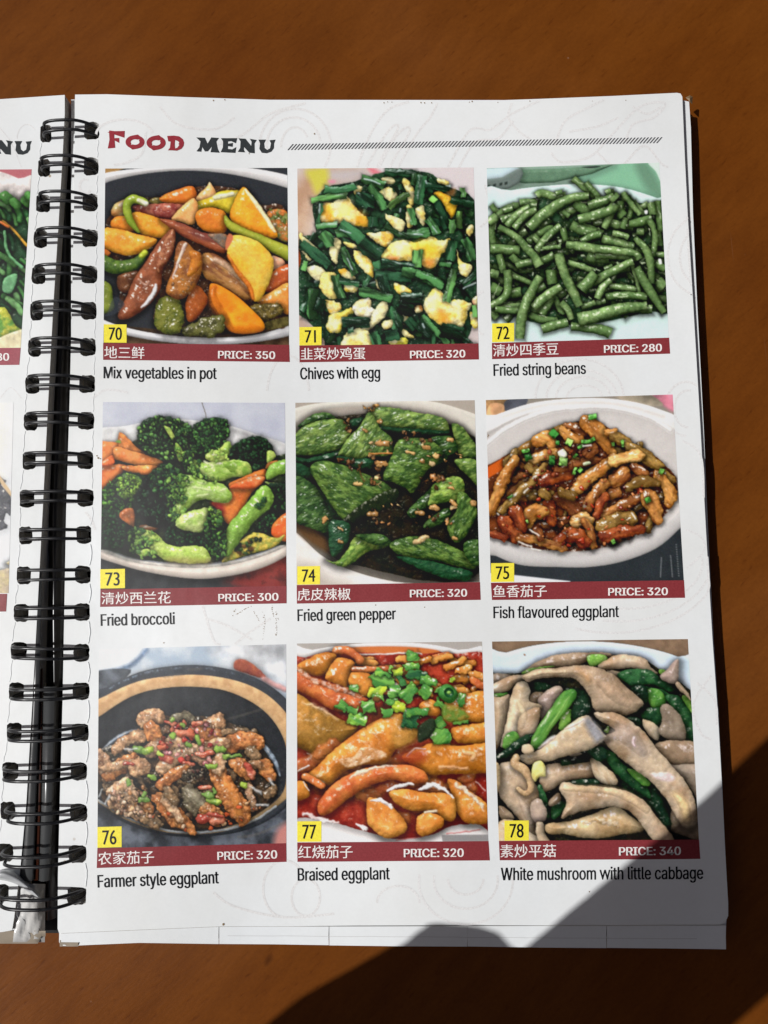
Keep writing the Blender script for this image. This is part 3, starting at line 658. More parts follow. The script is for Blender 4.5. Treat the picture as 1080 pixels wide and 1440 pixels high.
def pic73():
    s = Paint((140, 562, 406, 828), 1080, 'b9bac4', seed=12)
    s.flat('-20 -20 1110 -20 1110 420 -20 420', 'b4b6c2', c2='c3c5cc', n=.3)
    s.t('580 0 595 50 610 105', 5, '70685f', sh=0, sp=0)
    s.p('-60 200 150 150 400 110 700 140 900 200 1120 290 1120 500 -60 520', 'cbcac8', R=50, k=.1, sh=.12, sp=0, bump=.15, n=.2)
    s.flat('760 170 1060 260 1060 330 900 240', 'aaa9a8', n=.4, soft=10)
    s.flat('-20 860 300 980 1110 900 1110 1110 -20 1110', '2f3133', soft=4, n=.3); s.flat('760 1000 1100 860 1100 1110 740 1060', '7c2d2a', c2='4f2322', n=.9, f=.02, soft=16)
    s.flat('900 960 1040 900 1060 960 960 1010', 'a8443a', al=.6, soft=20)
    s.p('-60 830 60 880 200 925 400 950 600 955 800 925 1000 860 1120 790 1120 850 1000 930 850 985 650 1020 500 1020 300 990 140 950 -60 880', 'd3c8bd', R=40, k=.4, sh=.5, shw=30, sp=.1, bump=.05, n=.15)
    s.p('-60 815 60 865 200 912 400 938 600 942 800 912 1000 848 1120 780 1120 800 1000 868 800 932 600 960 400 956 200 930 60 886 -60 840', 'e7e0d6', R=10, k=.4, sh=0, sp=.1, bump=0)
    s.p('-40 480 100 300 300 200 600 200 900 330 1100 340 1100 770 1000 840 800 905 600 935 400 930 200 905 60 860 -40 815', '1a2418', R=40, k=.1, c2='2b3420', n=.8, sh=.2)
    oc = dict(sp=.45, bump=.3, n=.5, f=.02, shw=16)
    s.p('-20 250 100 245 240 290 250 330 120 330 -20 380', 'cf7238', c2='dd8a4a', R=36, **oc); s.p('110 195 130 190 190 250 240 300 180 330 110 280', 'd9823f', R=25, **oc)
    s.p('80 330 90 270 180 290 350 345 340 380 250 380 120 350', 'dd8f4e', c2='cf7436', R=36, **oc); s.p('-20 400 80 370 150 375 120 430 20 510 -20 520', 'c6602f', c2='dd8040', R=30, **oc)
    s.p('130 380 250 375 330 380 280 430 160 410', 'dc8444', R=25, **oc); s.p('60 320 80 330 80 370 -10 380', 'c05a2c', R=15, **oc)
    s.flat('90 240 115 230 120 248', '6c9040')
    def flo(reg, n, cs=('365830', '264224', '4a7440', '1e341e', '5f8c44', '76a04e'), r0=5, r1=12, base='18281a', **kw):
        s.p(reg, base, R=60, k=.3, sh=.45, wob=14, bump=.8, n=.6, c2='23392a', sp=.2)
        s.scat(reg, int(n*1.9), r0, r1, list(cs), asp=1.2, sp=.2, sh=.35, shw=6, bump=.7, bf=.2, amb=.5, dif=.75, mot=.8, spc='a8c890', **kw)
    L = ('4f7a34', '638f3c', '3b622e', '7ea648', '2c4c28')
    def stem(t, c='93b444', c2='b9cb66', **kw):
        a = dict(R=44, k=.5, sp=.7, n=.9, f=.03, bump=.55, wob=7, shw=14, sh=.5, amb=.5, dif=.62, mot=.35); a.update(kw); s.p(t, c, c2=c2, **a)
    flo('220 180 260 120 330 95 400 110 400 200 470 270 440 350 370 345 300 320 240 280', 190)
    flo('370 100 460 115 520 160 540 240 510 300 450 260 410 180', 110); stem('370 150 400 160 425 210 410 225', '7fa84a', sp=.2, bump=.8); stem('430 250 470 280 485 335 450 350', '8db44c', sp=.2, bump=.8)
    flo('540 150 600 110 700 105 740 140 740 210 700 270 600 330 540 310 520 220', 190, ('2c4f2a', '3f6a34', '1d3a20', '4d7a3a')); stem('700 260 740 240 760 290 740 320 690 300', '93b84c')
    flo('740 310 780 250 860 215 930 215 980 260 990 320 940 380 880 410 830 370', 170, ('1f3a24', '2a4a2c', '15281a')); stem('960 290 1000 300 1005 330 960 370', '8fb04a', R=20)
    stem('500 330 600 360 700 345 840 355 870 410 850 440 760 440 700 465 620 460 540 420', '9cbf50', 'b6cc72'); stem('600 330 640 290 700 295 730 330 720 350 640 355', 'b0c468', sh=.3)
    stem('700 360 840 360 860 430 780 430', '7da23c', sp=.3, sh=0, R=30)
    flo('480 300 530 290 540 400 600 430 600 460 520 440 480 390', 60, L)
    s.p('740 480 800 450 940 395 950 440 930 480 870 530 780 700 720 700 690 640 640 590 700 570 740 520', 'd07a34', c2='c0602a', R=40, **oc); s.p('740 500 850 450 945 440 900 500 800 510', 'c85a2c', c2='e08c50', R=20, **oc)
    s.flat('640 590 700 590 710 650 680 650', 'a8302a', soft=8); s.p('960 360 1020 345 990 380 950 395', 'cf7a3c', R=15, **oc)
    stem('950 430 980 370 1080 340 1080 410 1020 430 960 460', '6f9c3e', c2='8db64c', gr=-20); stem('940 470 1040 480 1070 500 1000 500', '8fb050', R=18)
    flo('980 480 1090 500 1090 600 1020 640 980 560', 70, ('1d3522', '2c4a2a', '15261a')); flo('920 690 1000 650 1010 700 960 760 900 740', 45, ('22402a', '355c34'))
    s.p('1000 700 1090 640 1090 800 1020 800 980 760', 'cf5a28', c2='e58c38', R=30, **oc)
    s.p('700 930 760 850 880 760 1000 790 1060 770 1000 840 860 880', '8f9440', c2='cdb54e', R=20, n=.9, f=.06, bump=1, sh=.2); s.scat('760 850 880 780 920 800 860 880 760 890', 40, 6, 12, ['2c4424', '44602c', '1d2c1c', '6a4a28'], sp=.2, sh=.4, shw=5)
    flo('20 520 80 450 180 415 260 440 270 500 220 610 100 640 20 650', 150, ('44702f', '5a8836', '34592a', '2a4a26')); flo('110 450 170 425 230 450 230 520 150 570 100 530', 60, ('7fa83e', '94b84c', '6a963a'), base='6a9038')
    flo('10 640 110 640 180 690 180 820 100 850 10 820', 130, ('223f26', '1a3020', '2f5230')); s.p('120 640 190 620 200 720 180 720 120 680', 'c06c3c', R=20, **oc); s.p('230 720 340 710 320 750 250 750', 'a5653a', R=20, **oc)
    s.p('240 480 320 400 420 400 450 500 430 650 400 730 280 720 210 650 200 560', '141c18', R=70, k=.2, bump=.5, sh=.4, sp=.1)
    s.scat('250 480 320 410 400 420 430 520 400 700 280 700 220 640 210 560', 150, 5, 12, ['26352a', '1c2a22', '32463a', '2c4a30'], sp=.15, sh=.4, shw=6, bump=.7, bf=.2)
    flo('280 440 350 370 430 380 490 440 480 550 420 600 400 640 380 560 300 520', 160, ('34582f', '22402a', '4f7a3a', '1a3020'))
    stem('430 450 520 430 620 470 700 480 750 530 755 570 700 590 600 570 520 610 440 700 410 680 430 600 480 540', '97ba4e', 'b4cf76', R=60)
    for t in ['470 500 560 500 740 545', '450 560 520 540 700 560', '430 640 480 590 560 560', '500 450 600 480 720 500', '560 390 700 380 830 400', '560 430 680 420 800 430', '330 830 440 870 600 880', '420 860 520 850 610 850', '760 800 850 680 950 540', '740 840 880 640 960 600', '480 720 560 680 600 680']:
        s.t(t, [4, 10, 4], '6f9436', sh=0, sp=.3, soft=4, al=.55, wob=8, bump=.5)
    s.scat('380 420 500 430 500 560 450 640 440 700 400 690 390 560', 110, 5, 13, ['4a7434', '5f8c3c', '365a2c', '7ea648', '8fb850', '284a26'], sp=.25, sh=.3, shw=5, bump=.7)
    s.scat('440 660 500 620 480 700 430 710', 20, 5, 11, ['6f9a3e', '8fb850', '5f8c3c'], sp=.25, sh=.3, shw=5, bump=.7)
    s.scat('520 330 580 350 570 440 500 420', 34, 5, 11, ['4a7434', '5f8c3c', '7ea648', '284a26'], sp=.25, sh=.3, shw=5, bump=.7)
    s.scat('640 290 720 290 730 340 650 350', 16, 5, 11, ['8fb850', 'a9c85c', '7ea648'], sp=.25, sh=.2, shw=5, bump=.7)
    for t in ['530 500 640 520', '560 470 600 480', '560 550 620 540', '690 520 720 510', '600 360 650 380', '260 790 300 800', '800 700 850 650', '600 350 620 365', '520 670 550 665']:
        s.t(t, 12, 'e6eeb8', sp=.8, sh=0, soft=4, al=.7, bump=.6)
    flo('380 740 440 700 560 740 620 730 610 840 480 840 390 800', 100, ('22422a', '34592f', '1a3020')); stem('430 720 480 650 600 620 640 640 600 740 520 750', 'a3bf5e', 'c0cf80', wob=8)
    stem('720 870 730 730 800 640 930 490 985 530 985 600 900 680 820 780 740 890', '7ba53e', '8db84c', R=60, gr=-50); s.scat('880 570 950 560 960 610 890 620', 18, 8, 13, ['2c5030', '44702f'], sp=.4, sh=.3, shw=5)
    flo('600 720 640 620 680 650 720 740 720 880 680 915 620 900', 140, ('2a4a2a', '4a7634', '1d3822')); flo('620 620 680 630 710 700 660 720', 26, ('7aa040', '5f8a38'), base='6a9038')
    flo('170 750 230 730 300 800 250 880 170 880', 70, L); stem('240 740 320 760 380 820 440 840 590 840 630 925 500 935 370 915 300 860 240 790', 'a3bd50', 'bccf6c'); stem('210 870 280 850 310 880 250 895', '9fba4e', R=15)
    s.scat('430 440 520 430 520 480 470 560 430 600 400 560', 60, 5, 11, ['4a7434', '5f8c3c', '365a2c', '7ea648'], sp=.2, sh=.3, shw=5, bump=.6)
    s.scat('520 400 640 440 700 450 690 480 600 470 520 440', 30, 5, 10, ['4a7434', '5f8c3c', '7ea648', '8fb04c'], sp=.2, sh=.3, shw=5, bump=.6)
    s.scat('220 740 290 760 300 830 230 860', 30, 5, 10, ['4a7434', '5f8c3c', '7ea648', '2c4c28'], sp=.2, sh=.3, shw=5, bump=.6)
    s.scat('430 260 490 300 480 350 440 350', 26, 5, 10, ['4a7434', '6a9a40', '8fb04c'], sp=.2, sh=.3, shw=5, bump=.6)
    s.scat('600 640 700 650 720 900 690 880 640 760', 34, 5, 10, ['4a7434', '6a9a40', '365a2c'], sp=.2, sh=.3, shw=5, bump=.6)
    s.scat('180 740 300 740 340 800 320 900 230 900 180 860', 60, 5, 12, ['4a7434', '5f8c3c', '7ea648', '2c4c28', '8fb850'], sp=.2, sh=.3, shw=5, bump=.7)
    s.flat('400 905 620 915 600 935 420 930', 'c9a86a', al=.5, soft=10)
    s.flat('165 700 200 720 180 900 60 860 60 830 150 820', '141a16', al=.7, soft=18)
    return s.grain()
def pic75():
    s = Paint((682, 552, 964, 824), 1080, '8b8378', seed=15)
    s.flat('-20 30 120 20 110 100 -20 160', 'a8835a', n=.5); s.flat('115 40 230 30 190 100 110 100', '4e5058', n=.4); s.flat('30 60 100 65 90 110 10 130', 'b8906a', n=.5)
    s.flat('880 0 1020 0 1020 100 960 70', 'c27c8c', soft=6, n=.4); s.flat('640 0 860 0 960 70 820 60', '978c7a', n=.4)
    s.flat('-20 760 1100 600 1100 1100 -20 1100', '2d3134', n=.2, sm=False)
    s.p('-80 180 60 120 240 60 420 35 620 30 800 50 940 90 1060 150 1120 300 1120 640 1040 740 920 840 740 910 560 940 400 940 200 930 60 880 -80 800', 'd6d2cf', R=120, k=.25, sh=0, sp=0, bump=0, n=.08)
    s.p('-80 300 60 190 240 110 440 75 640 75 820 100 960 160 1060 240 1100 400 1070 600 960 720 760 830 560 870 400 870 200 840 40 770 -80 640', 'c3beba', R=60, k=-.15, sh=0, sp=0, bump=0, n=.08, soft=6)
    s.t('-20 300 120 190 300 110 500 80 700 85 880 130 1000 200', 24, 'e2dfdc', k=.3, sh=0, sp=0, bump=0, soft=8, n=.05)
    s.t('100 130 300 70 520 52 760 70 960 130', 16, 'b8b2ac', k=.1, sh=0, sp=0, bump=0, soft=10, n=.05, al=.6)
    s.p('-40 440 60 370 180 300 300 230 420 180 560 150 680 200 780 270 900 330 1000 420 1035 480 1030 560 980 650 880 740 720 810 560 850 420 855 260 840 120 800 20 740 -40 700', '4e2412', c2='6e3418', R=60, k=-.1, n=.9, f=.02, sp=.6, bump=.9, sh=.15, shw=20)
    s.flat('-20 430 60 375 150 330 130 390 20 460 -20 490', 'c25a24')
    s.p('145 330 200 280 300 225 400 175 500 165 400 240 260 300 170 345', '9a6c2c', c2='7d5422', R=24, sp=.4, n=.5)
    BR = [('b87c3e', '7e4622'), ('c88e48', '9a5e28'), ('96582c', '5e2e18'), ('9c4a24', '6e2a18'), ('987438', '664820'), ('dcae6c', 'b07c3c')]
    def f(t, w, i=0, **kw):
        a = dict(n=.9, f=.03, bump=.6, bf=.08, sp=.9, spp=26, sh=.6, shw=14, k=.55, wob=9, st=2, mot=.6, edge=.2)
        x = s.pts(t); d = x[-1]-x[0]; a['gr'] = math.degrees(math.atan2(d[1], d[0])); a.update(kw)
        s.t(t, w, BR[i][0], c2=BR[i][1], **a)
    for q in range(80):
        x, y, a = s.r.uniform(80, 980), s.r.uniform(300, 820), s.r.uniform(-1.3, .9); l = s.r.uniform(20, 60)
        if (x-520)**2/470**2+(y-520)**2/300**2 > 1: continue
        f([x-l*math.cos(a), y-l*math.sin(a), x+l*math.cos(a), y+l*math.sin(a)], s.r.uniform(26, 50), s.r.choice([2, 3, 0, 4]), amb=.4)
    D = '''450 190 500 200 520 220|60|2;420 200 460 240 510 255|50|1;540 160 600 200 640 260 680 310|70 90 80 50|1;655 215 690 215|40|1;700 245 760 270|60|4;770 290 850 330 900 380 940 400|50 60 60 50|4;
    280 260 340 240 370 290|70|1;260 360 310 340 370 330|60|5;960 430 1005 470|46|4;930 440 980 500 1000 560 990 610|50 60 70 40|1;240 400 280 420 300 440|50|4;
    30 640 60 560 100 470 160 360|60 66 60 50|1;90 640 160 570 250 490 320 400|40 56 56 40|4;310 480 360 460 450 440|60 70 60|3;390 420 480 390 600 370|50|2;
    480 530 540 470 620 420 690 360|60 70 70 60|1;690 370 760 350 820 340|60 70 70|5;800 400 860 440|50|2;690 480 740 450 750 430|70 90 70|0;680 550 710 540|60|0;
    780 510 850 480 930 490|50 60 44|4;640 660 720 620 800 580 870 550|50 60 56 40|0;880 560 910 620 930 680|90 84 60|0;530 640 570 580 640 490|60 60 60|0;600 680 620 600 650 560|44|3;
    400 570 450 600 490 640|80|2;420 540 470 560|60|4;340 600 360 690|60|3;220 700 260 640 300 640|80|1;160 640 190 700 190 740|70|3;100 690 130 740 170 780|70|3;
    490 700 530 670 560 690|60|5;540 700 570 750 580 820|50 46 50|0;640 720 720 690 780 680|90|4;640 780 740 750 840 740|60 70 50|3;450 770 500 770 530 800|80|3;390 800 410 780|50|3;
    190 780 280 800 420 840|44|0;40 760 100 780|40|3;280 740 300 790|40|2;580 300 560 320|70|2;310 540 340 560|50|4'''
    for r in D.replace('\n', '').split(';'):
        t, w, i = r.split('|'); w = [float(v) for v in w.split()]
        f(t, w if len(w) > 1 else w[0], int(i))
    s.scat('60 640 500 440 760 480 900 480 700 820 300 840 80 760', 70, 4, 10, ['8a2a1a', 'a8361f', '5a1c12', 'd0804a'], sp=.9, sh=.3, shw=6, asp=2)
    s.scat('180 400 260 380 420 260 600 260 560 340 420 420 250 520', 70, 5, 11, ['5a2418', '7a3420', '964628', '381810'], sp=.9, sh=.3, shw=6)
    gr = ['4c8a3a', '6aa84a', '8cc060', '2f6a2c']
    for t, w, i in [('555 135 600 130', 30, 0), ('355 205 385 235', 40, 3), ('440 260 470 275', 36, 2), ('520 265 560 262 590 245', 22, 0), ('215 355 250 340', 40, 3), ('200 320 240 310', 18, 0), ('345 365 375 365', 46, 3), ('400 370 445 375', 46, 2), ('475 420 490 425', 40, 1), ('505 410 520 425', 28, 1), ('870 565 882 590', 30, 0), ('940 420 960 428', 30, 1), ('682 810 700 800', 26, 1), ('480 335 490 345', 26, 0), ('380 270 400 270', 22, 3), ('740 255 745 290', 14, 1), ('125 570 150 550', 14, 0), ('500 300 530 285', 16, 0), ('688 270 690 290', 16, 1), ('222 685 228 700', 10, 2)]:
        s.t(t, w, gr[i], cap=0, sp=.3, sh=.6, shw=10, k=.5, n=.6, f=.06)
    s.p('390 320 420 305 440 330 430 350 400 345', 'e4e8cc', R=14, sh=.4, shw=8); s.t('535 385 560 380', 18, 'b8c4a0', sp=.6)
    for t in ['210 540 230 515', '200 815 250 832', '530 290 570 285', '480 765 500 760', '830 400 860 415', '250 840 300 850', '180 805 230 825', '70 655 75 660', '240 740 290 770', '790 650 810 680']:
        s.t(t, 9, 'f4ece2', sp=1, sh=0, soft=2, al=.85)
    for t in ['950 890 945 1000', '1030 820 1045 1000', '1000 880 1010 1000']:
        x = s.pts(t)
        for k in range(14): s.flat([x[0][0]+(x[1][0]-x[0][0])*k/14-3, x[0][1]+(x[1][1]-x[0][1])*k/14-2, x[0][0]+(x[1][0]-x[0][0])*k/14+3, x[0][1]+(x[1][1]-x[0][1])*k/14-2, x[0][0]+(x[1][0]-x[0][0])*k/14, x[0][1]+(x[1][1]-x[0][1])*k/14+3], '8a8e90')
    s.flat('150 982 460 1016 460 1060 0 1060 0 970', 'dddfe2', sm=False)
    return s.grain()

def pic76():
    s = Paint((134, 904, 406, 1190), 1080, '9aa6b4', seed=18)
    s.flat('-20 -20 1110 -20 1110 330 -20 330', 'a7b3bf', c2='c9ced2', n=.9, f=.006, soft=4); s.flat('640 20 1110 -20 1110 230 820 120', 'c3c3c4', al=.8, soft=20, n=.4)
    s.flat('-20 -20 290 20 230 100 150 140 -20 160', 'd8dbdd', soft=3); s.t('-20 175 120 155 220 110 285 40', 26, '6d7f96', k=.2, sh=0, sp=0, soft=8)
    s.p('775 110 800 92 850 100 920 150 950 190 900 190 840 170 780 150', '7c3b34', c2='a85a3c', R=18, k=.4, sh=.3, sp=.2, soft=3); s.t('940 200 1000 235 1060 260', 30, 'c98c84', sh=0, sp=0, soft=6, al=.7)
    s.flat('-20 880 1110 900 1110 1160 -20 1160', '4a4e55', n=.6, f=.012); s.flat('1020 1040 1110 1000 1110 1160 1000 1160', 'b98078', soft=10)
    s.flat('-20 170 200 150 100 250 -20 320', '5c6168', n=.5)
    s.p('-80 330 60 250 240 165 420 130 600 125 800 160 960 230 1080 330 1140 460 1140 800 1040 940 860 1040 640 1080 400 1075 200 1020 60 940 -80 820', '33363b', R=26, k=.5, sh=.25, sp=.25, bump=.1, n=.2, spc='9fb4cc')
    s.p('-80 400 60 295 240 215 420 185 600 180 800 215 960 290 1080 410 1130 520 1130 780 1030 900 860 1010 640 1064 400 1058 200 1000 60 920 -80 780', 'cfae80', c2='b89468', R=30, k=.3, sh=0, sp=.1, bump=.1, n=.5, mot=.1)
    s.p('-80 500 40 400 200 300 360 255 540 245 720 265 880 335 990 430 1060 560 1070 700 1050 830 960 920 820 1000 640 1050 420 1046 200 985 60 910 -80 760', '26282b', R=60, k=-.2, sh=.15, sp=.1, bump=.1, n=.25)
    s.t('20 880 200 985 420 1050 640 1055 860 1005 1010 910', 12, 'a3a7aa', k=.5, sh=0, sp=.4, bump=0, n=.2)
    s.t('30 610 80 560 160 510 240 485', [4, 16, 18, 8], 'aebccb', sp=.6, sh=0, soft=4); s.t('935 570 975 620 1010 680 1030 740', [20, 30, 20, 8], 'b5c4d4', c2='6a7682', n=.9, sp=.8, sh=0, soft=2)
    for t in ['385 190 480 178', '520 150 590 145', '730 430 850 395 930 370', '800 1085 900 1070 1040 1010']: s.t(t, 14, '6a6258', k=.1, sh=0, sp=0, bump=0, al=.3, wob=0, soft=3)
    s.p('20 620 120 560 240 480 300 400 420 410 600 410 720 440 860 480 920 560 1000 700 1010 860 930 940 820 1000 640 1040 480 1050 260 1000 100 930 30 850', '3a2a1c', c2='1f1c18', R=60, k=.2, n=.9, f=.03, sp=.5, bump=.9, sh=.3)
    BR = [('c8a078', '946c4c'), ('c8844c', '9a5c34'), ('b08c6c', '7a5640'), ('987654', '64503a'), ('d4b08c', 'ac8460'), ('7a7058', '544a3a')]
    def f(t, w, i=0, **kw):
        a = dict(n=.9, f=.04, bump=.9, bf=.07, sp=.7, spp=20, sh=.5, shw=12, k=.5, wob=12, mot=.9, amb=.54)
        a.update(kw); s.t(t, w, BR[i][0], c2=BR[i][1], **a)
    for q in range(90):
        x, y, a = s.r.uniform(50, 980), s.r.uniform(470, 1000), s.r.uniform(-1.3, 1.3); l = s.r.uniform(15, 45)
        if (x-500)**2/460**2+(y-720)**2/300**2 > 1: continue
        f([x-l*math.cos(a), y-l*math.sin(a), x+l*math.cos(a), y+l*math.sin(a)], s.r.uniform(20, 44), s.r.choice([0, 2, 3, 5]), amb=.28)
    D = '''270 430 310 410 350 420|90|0;110 600 180 540 280 510|60 70 60|0;310 480 340 530|90|1;440 430 500 410 540 430|50|5;600 500 680 450 690 440|90 110 60|0;560 500 680 520|80|1;
    720 500 800 490 890 500|40|3;740 570 820 550 890 560|90 110 100|1;870 600 900 630|60|3;20 640 60 700|90|2;70 750 130 700 210 640|60 90 50|1;60 700 100 690 200 680|50|4;
    230 700 260 690|100|0;310 600 350 570|80|2;380 700 480 620 560 610|80|4;370 790 430 740 500 690|60 60 50|1;940 680 980 750|70|1;880 680 900 680|60|0;780 680 830 700 870 740|80 90 60|1;
    990 820 960 850|60|3;850 800 870 860 880 930|44|2;110 840 160 800 200 860|90|4;100 900 200 930 260 960|80|0;280 900 300 930|60|1;130 880 140 900|70|2;280 980 350 1010|60|3;
    350 860 400 910 460 980 540 1050|60 110 100 50|1;390 870 440 940 480 990|50 50 40|4;400 830 440 880|60|3;520 830 560 890 600 950|90 130 90|5;670 700 720 800 780 900 830 980|90 120 130 90|1;620 930 680 980|90|1;
    700 650 690 700|70|4;600 600 660 570 730 560|60|0;420 560 480 540|80|4;560 640 600 660|50|2'''
    for r in D.replace('\n', '').split(';'):
        t, w, i = r.split('|'); w = [float(v) for v in w.split()]
        f(t, w if len(w) > 1 else w[0], int(i))
    s.t('510 820 560 860 600 900', [20, 50, 30], 'a39a82', sp=.4, sh=0, soft=8, al=.7); s.t('720 760 780 880 810 960', [30, 50, 30], 'd88c44', sh=0, soft=10, al=.6)
    s.scat('350 560 460 440 640 440 700 560 640 680 480 660 360 640', 90, 6, 16, ['b03830', '8a2a2a', 'c87878', 'd89a90', 'c46a50', 'b8787c', '6a3428', 'd8b090'], sp=.6, sh=.35, shw=7)
    s.scat('80 820 280 800 320 980 120 960', 90, 5, 12, ['c9a078', 'a8764c', 'd8b898', '8a5a3c', 'b89078'], sp=.5, sh=.4, shw=6)
    s.scat('300 960 860 880 980 880 800 1020 500 1050', 50, 5, 12, ['c9a078', 'a8764c', 'd8b898', '8a5a3c', 'b8502c'], sp=.5, sh=.4, shw=6)
    s.scat('480 680 620 680 620 760 500 760', 30, 5, 10, ['3a342c', '7a7060', '9a8068', '5a3a34'], sp=.8, sh=.3, shw=5)
    for t, w in [('470 500 540 510', 46), ('550 455 590 450', 26), ('380 640 420 650', 44), ('590 980 640 980', 56), ('660 1000 700 990', 50), ('850 690 880 740', 40), ('590 810 640 810', 24), ('500 670 545 675', 26), ('570 620 650 620', 30), ('400 440 440 450', 26), ('170 680 200 680', 24), ('640 960 700 970', 30), ('360 580 380 580', 30)]:
        s.t(t, w, s.r.choice(['b0503c', '9c4034', 'bc6040']), c2='c87c60', n=.9, wob=10, sp=.7, sh=.4, shw=7, bump=.5)
    for t, w in [('225 590 260 600', 44), ('275 600 310 595', 36), ('570 530 582 565', 32), ('680 595 710 595', 40), ('725 635 740 630', 28), ('760 632 800 628', 20), ('630 685 665 685', 32), ('305 740 330 755', 26), ('250 870 290 870', 30), ('270 850 275 845', 24), ('825 790 840 795', 30), ('635 880 680 890', 44), ('610 850 650 855', 30), ('350 610 370 625', 26), ('480 460 490 465', 22), ('425 430 430 425', 22), ('180 770 195 790', 26), ('430 520 440 510', 24), ('510 570 525 575', 24), ('660 820 665 840', 22)]:
        s.t(t, w, s.r.choice(['a4bc4c', 'b4c85c', '8cac48', '74964c']), c2='6a8c40', n=.7, sp=.4, sh=.35, shw=6, wob=9)
    for t in ['970 760 1000 790', '870 800 930 840', '160 600 230 590', '900 900 960 905', '40 820 20 860', '80 850 60 900']: s.t(t, 12, 'dfe4e6', sp=.8, sh=0, soft=3, wob=8, al=.7)
    return s.grain()

def pic77():
    s = Paint((414, 900, 690, 1188), 1080, 'b1aaa4', seed=21)
    s.flat('-20 -20 1110 -20 1110 140 900 70 600 20 200 40 -20 120', 'aba59f')
    s.p('-80 110 100 55 300 25 500 15 700 20 900 55 1120 130 1120 1110 -80 1110', 'e3dedb', R=30, k=.3, sh=0, sp=0, bump=0, n=.06)
    s.p('-80 150 60 95 240 50 420 38 640 40 860 75 1120 150 1120 990 1000 1010 860 1025 760 1070 560 1095 380 1050 200 1000 60 975 -80 930', 'a63a28', c2='7e2018', R=40, k=.2, n=.9, f=.012, sp=.35, bump=.5, sh=.3, edge=.2)
    s.flat('240 50 400 36 640 38 800 60 700 75 400 70', 'c2703c'); s.t('200 60 400 80 640 70 700 78', 8, 'efe4dc', sh=0, sp=0, soft=2)
    s.flat('810 1072 1110 1070 1110 1110 815 1110', '8e8b8a', sm=False)
    for t in ['840 1065 940 1055 1020 1045', '560 1100 700 1085']: s.t(t, 7, 'b85a58', sh=0, sp=0, soft=2, al=.7)
    BR = [('cc8436', 'a86424'), ('dc9440', 'c07430'), ('dc8244', 'b85a30'), ('bc8840', '8c6228'), ('e49e4c', 'c87c34')]
    def f(t, w, i=0, **kw):
        a = dict(n=.7, f=.015, bump=.25, bf=.05, sp=.45, spp=14, sh=.55, shw=24, k=.55, wob=5, mot=.3, amb=.52, dif=.62, edge=.12)
        a.update(kw); s.t(t, w, BR[i][0], c2=BR[i][1], **a)
    def q(t, i=0, **kw):
        a = dict(n=.7, f=.014, bump=.25, bf=.05, sp=.4, spp=12, sh=.55, shw=24, k=.5, R=60, wob=5, mot=.3, amb=.52, dif=.62, edge=.12)
        a.update(kw); s.p(t, BR[i][0], c2=BR[i][1], **a)
    for k in range(46):
        x, y, a = s.r.uniform(330, 1060), s.r.uniform(90, 300), s.r.uniform(-.5, .5); l = s.r.uniform(20, 60)
        f([x-l*math.cos(a), y-l*math.sin(a), x+l*math.cos(a), y+l*math.sin(a)], s.r.uniform(26, 50), s.r.choice([1, 2, 4, 4]), bump=.7, sp=.9, wob=9, shw=12)
    f('230 60 300 60 360 110', 46, 2, sp=.9, bump=.6); q('15 140 60 110 150 70 220 75 230 100 180 180 120 200 60 180 20 170', 0); q('170 210 200 140 240 100 300 105 330 130 310 200 290 260 230 240', 1, sp=.8)
    f('330 160 450 160 540 160', 30, 2, sp=.9); q('300 200 340 175 420 190 440 240 420 300 370 310 310 260', 1); q('-20 170 60 190 150 250 300 300 400 320 390 360 380 400 300 400 200 380 120 330 -20 250', 2, sp=.6)
    s.t('20 150 80 210 180 250 280 280 370 315', [16, 30, 30, 40, 20], 'e8c4ac', c2='c06a3c', n=1, f=.05, sp=1, sh=0, bump=1, soft=4, al=.8, wob=10)
    q('-40 310 30 300 110 360 220 420 320 470 350 490 290 540 200 600 190 640 100 630 20 590 -40 580', 3, R=110, k=.6); s.t('40 340 120 370 180 400 240 440', [8, 20, 16, 8], 'ecc89c', sh=0, sp=.6, soft=6, al=.75, wob=8)
    s.t('70 625 120 638 190 640', 5, 'e8e0d0', sh=0, sp=0, soft=2, al=.8)
    for k in range(34):
        x, y, a = s.r.uniform(40, 1040), s.r.uniform(600, 980), s.r.uniform(-.6, .6); l = s.r.uniform(30, 80)
        if y > 900 and (x < 250 or x > 900): continue
        f([x-l*math.cos(a), y-l*math.sin(a), x+l*math.cos(a), y+l*math.sin(a)], s.r.uniform(40, 80), 2, amb=.42, al=.75, soft=6, sh=.3, wob=10)
    q('910 300 1100 290 1100 440 960 450 820 400 830 340', 1, bump=.8, sp=.6); q('860 500 900 475 1000 460 1100 460 1100 570 940 570 890 560', 1, bump=.6); q('690 350 750 325 800 370 790 420 700 400', 1)
    q('590 640 700 590 760 565 900 585 1100 570 1100 720 1000 735 850 740 720 740 640 690', 0, R=70); s.t('620 640 660 600 720 600', 8, 'f0e4d8', sh=0, sp=.5, soft=2); s.t('940 620 990 630 980 655', 26, 'e8b888', sh=0, soft=4, al=.8)
    s.t('800 705 870 700 950 710', 22, 'dba878', sh=0, soft=4, al=.8, wob=8)
    s.flat('560 640 700 600 720 660 640 690', '8a241c', al=.6, soft=12, wob=10)
    q('60 750 120 700 200 620 300 540 420 460 560 400 640 450 680 500 640 560 560 600 500 680 380 690 280 720 220 780 150 810 90 790', 1, R=80, k=.6)
    q('560 420 640 450 690 520 640 570 560 590 540 500', 3, R=70, sh=0, soft=14, k=.2, al=.9)
    s.p('245 660 320 640 400 590 500 620 490 650 400 670 300 700', 'dcbfa0', c2='b08050', R=10, k=.1, n=1, f=.03, sp=.6, sh=0, bump=.8, soft=4, wob=10, al=.85)
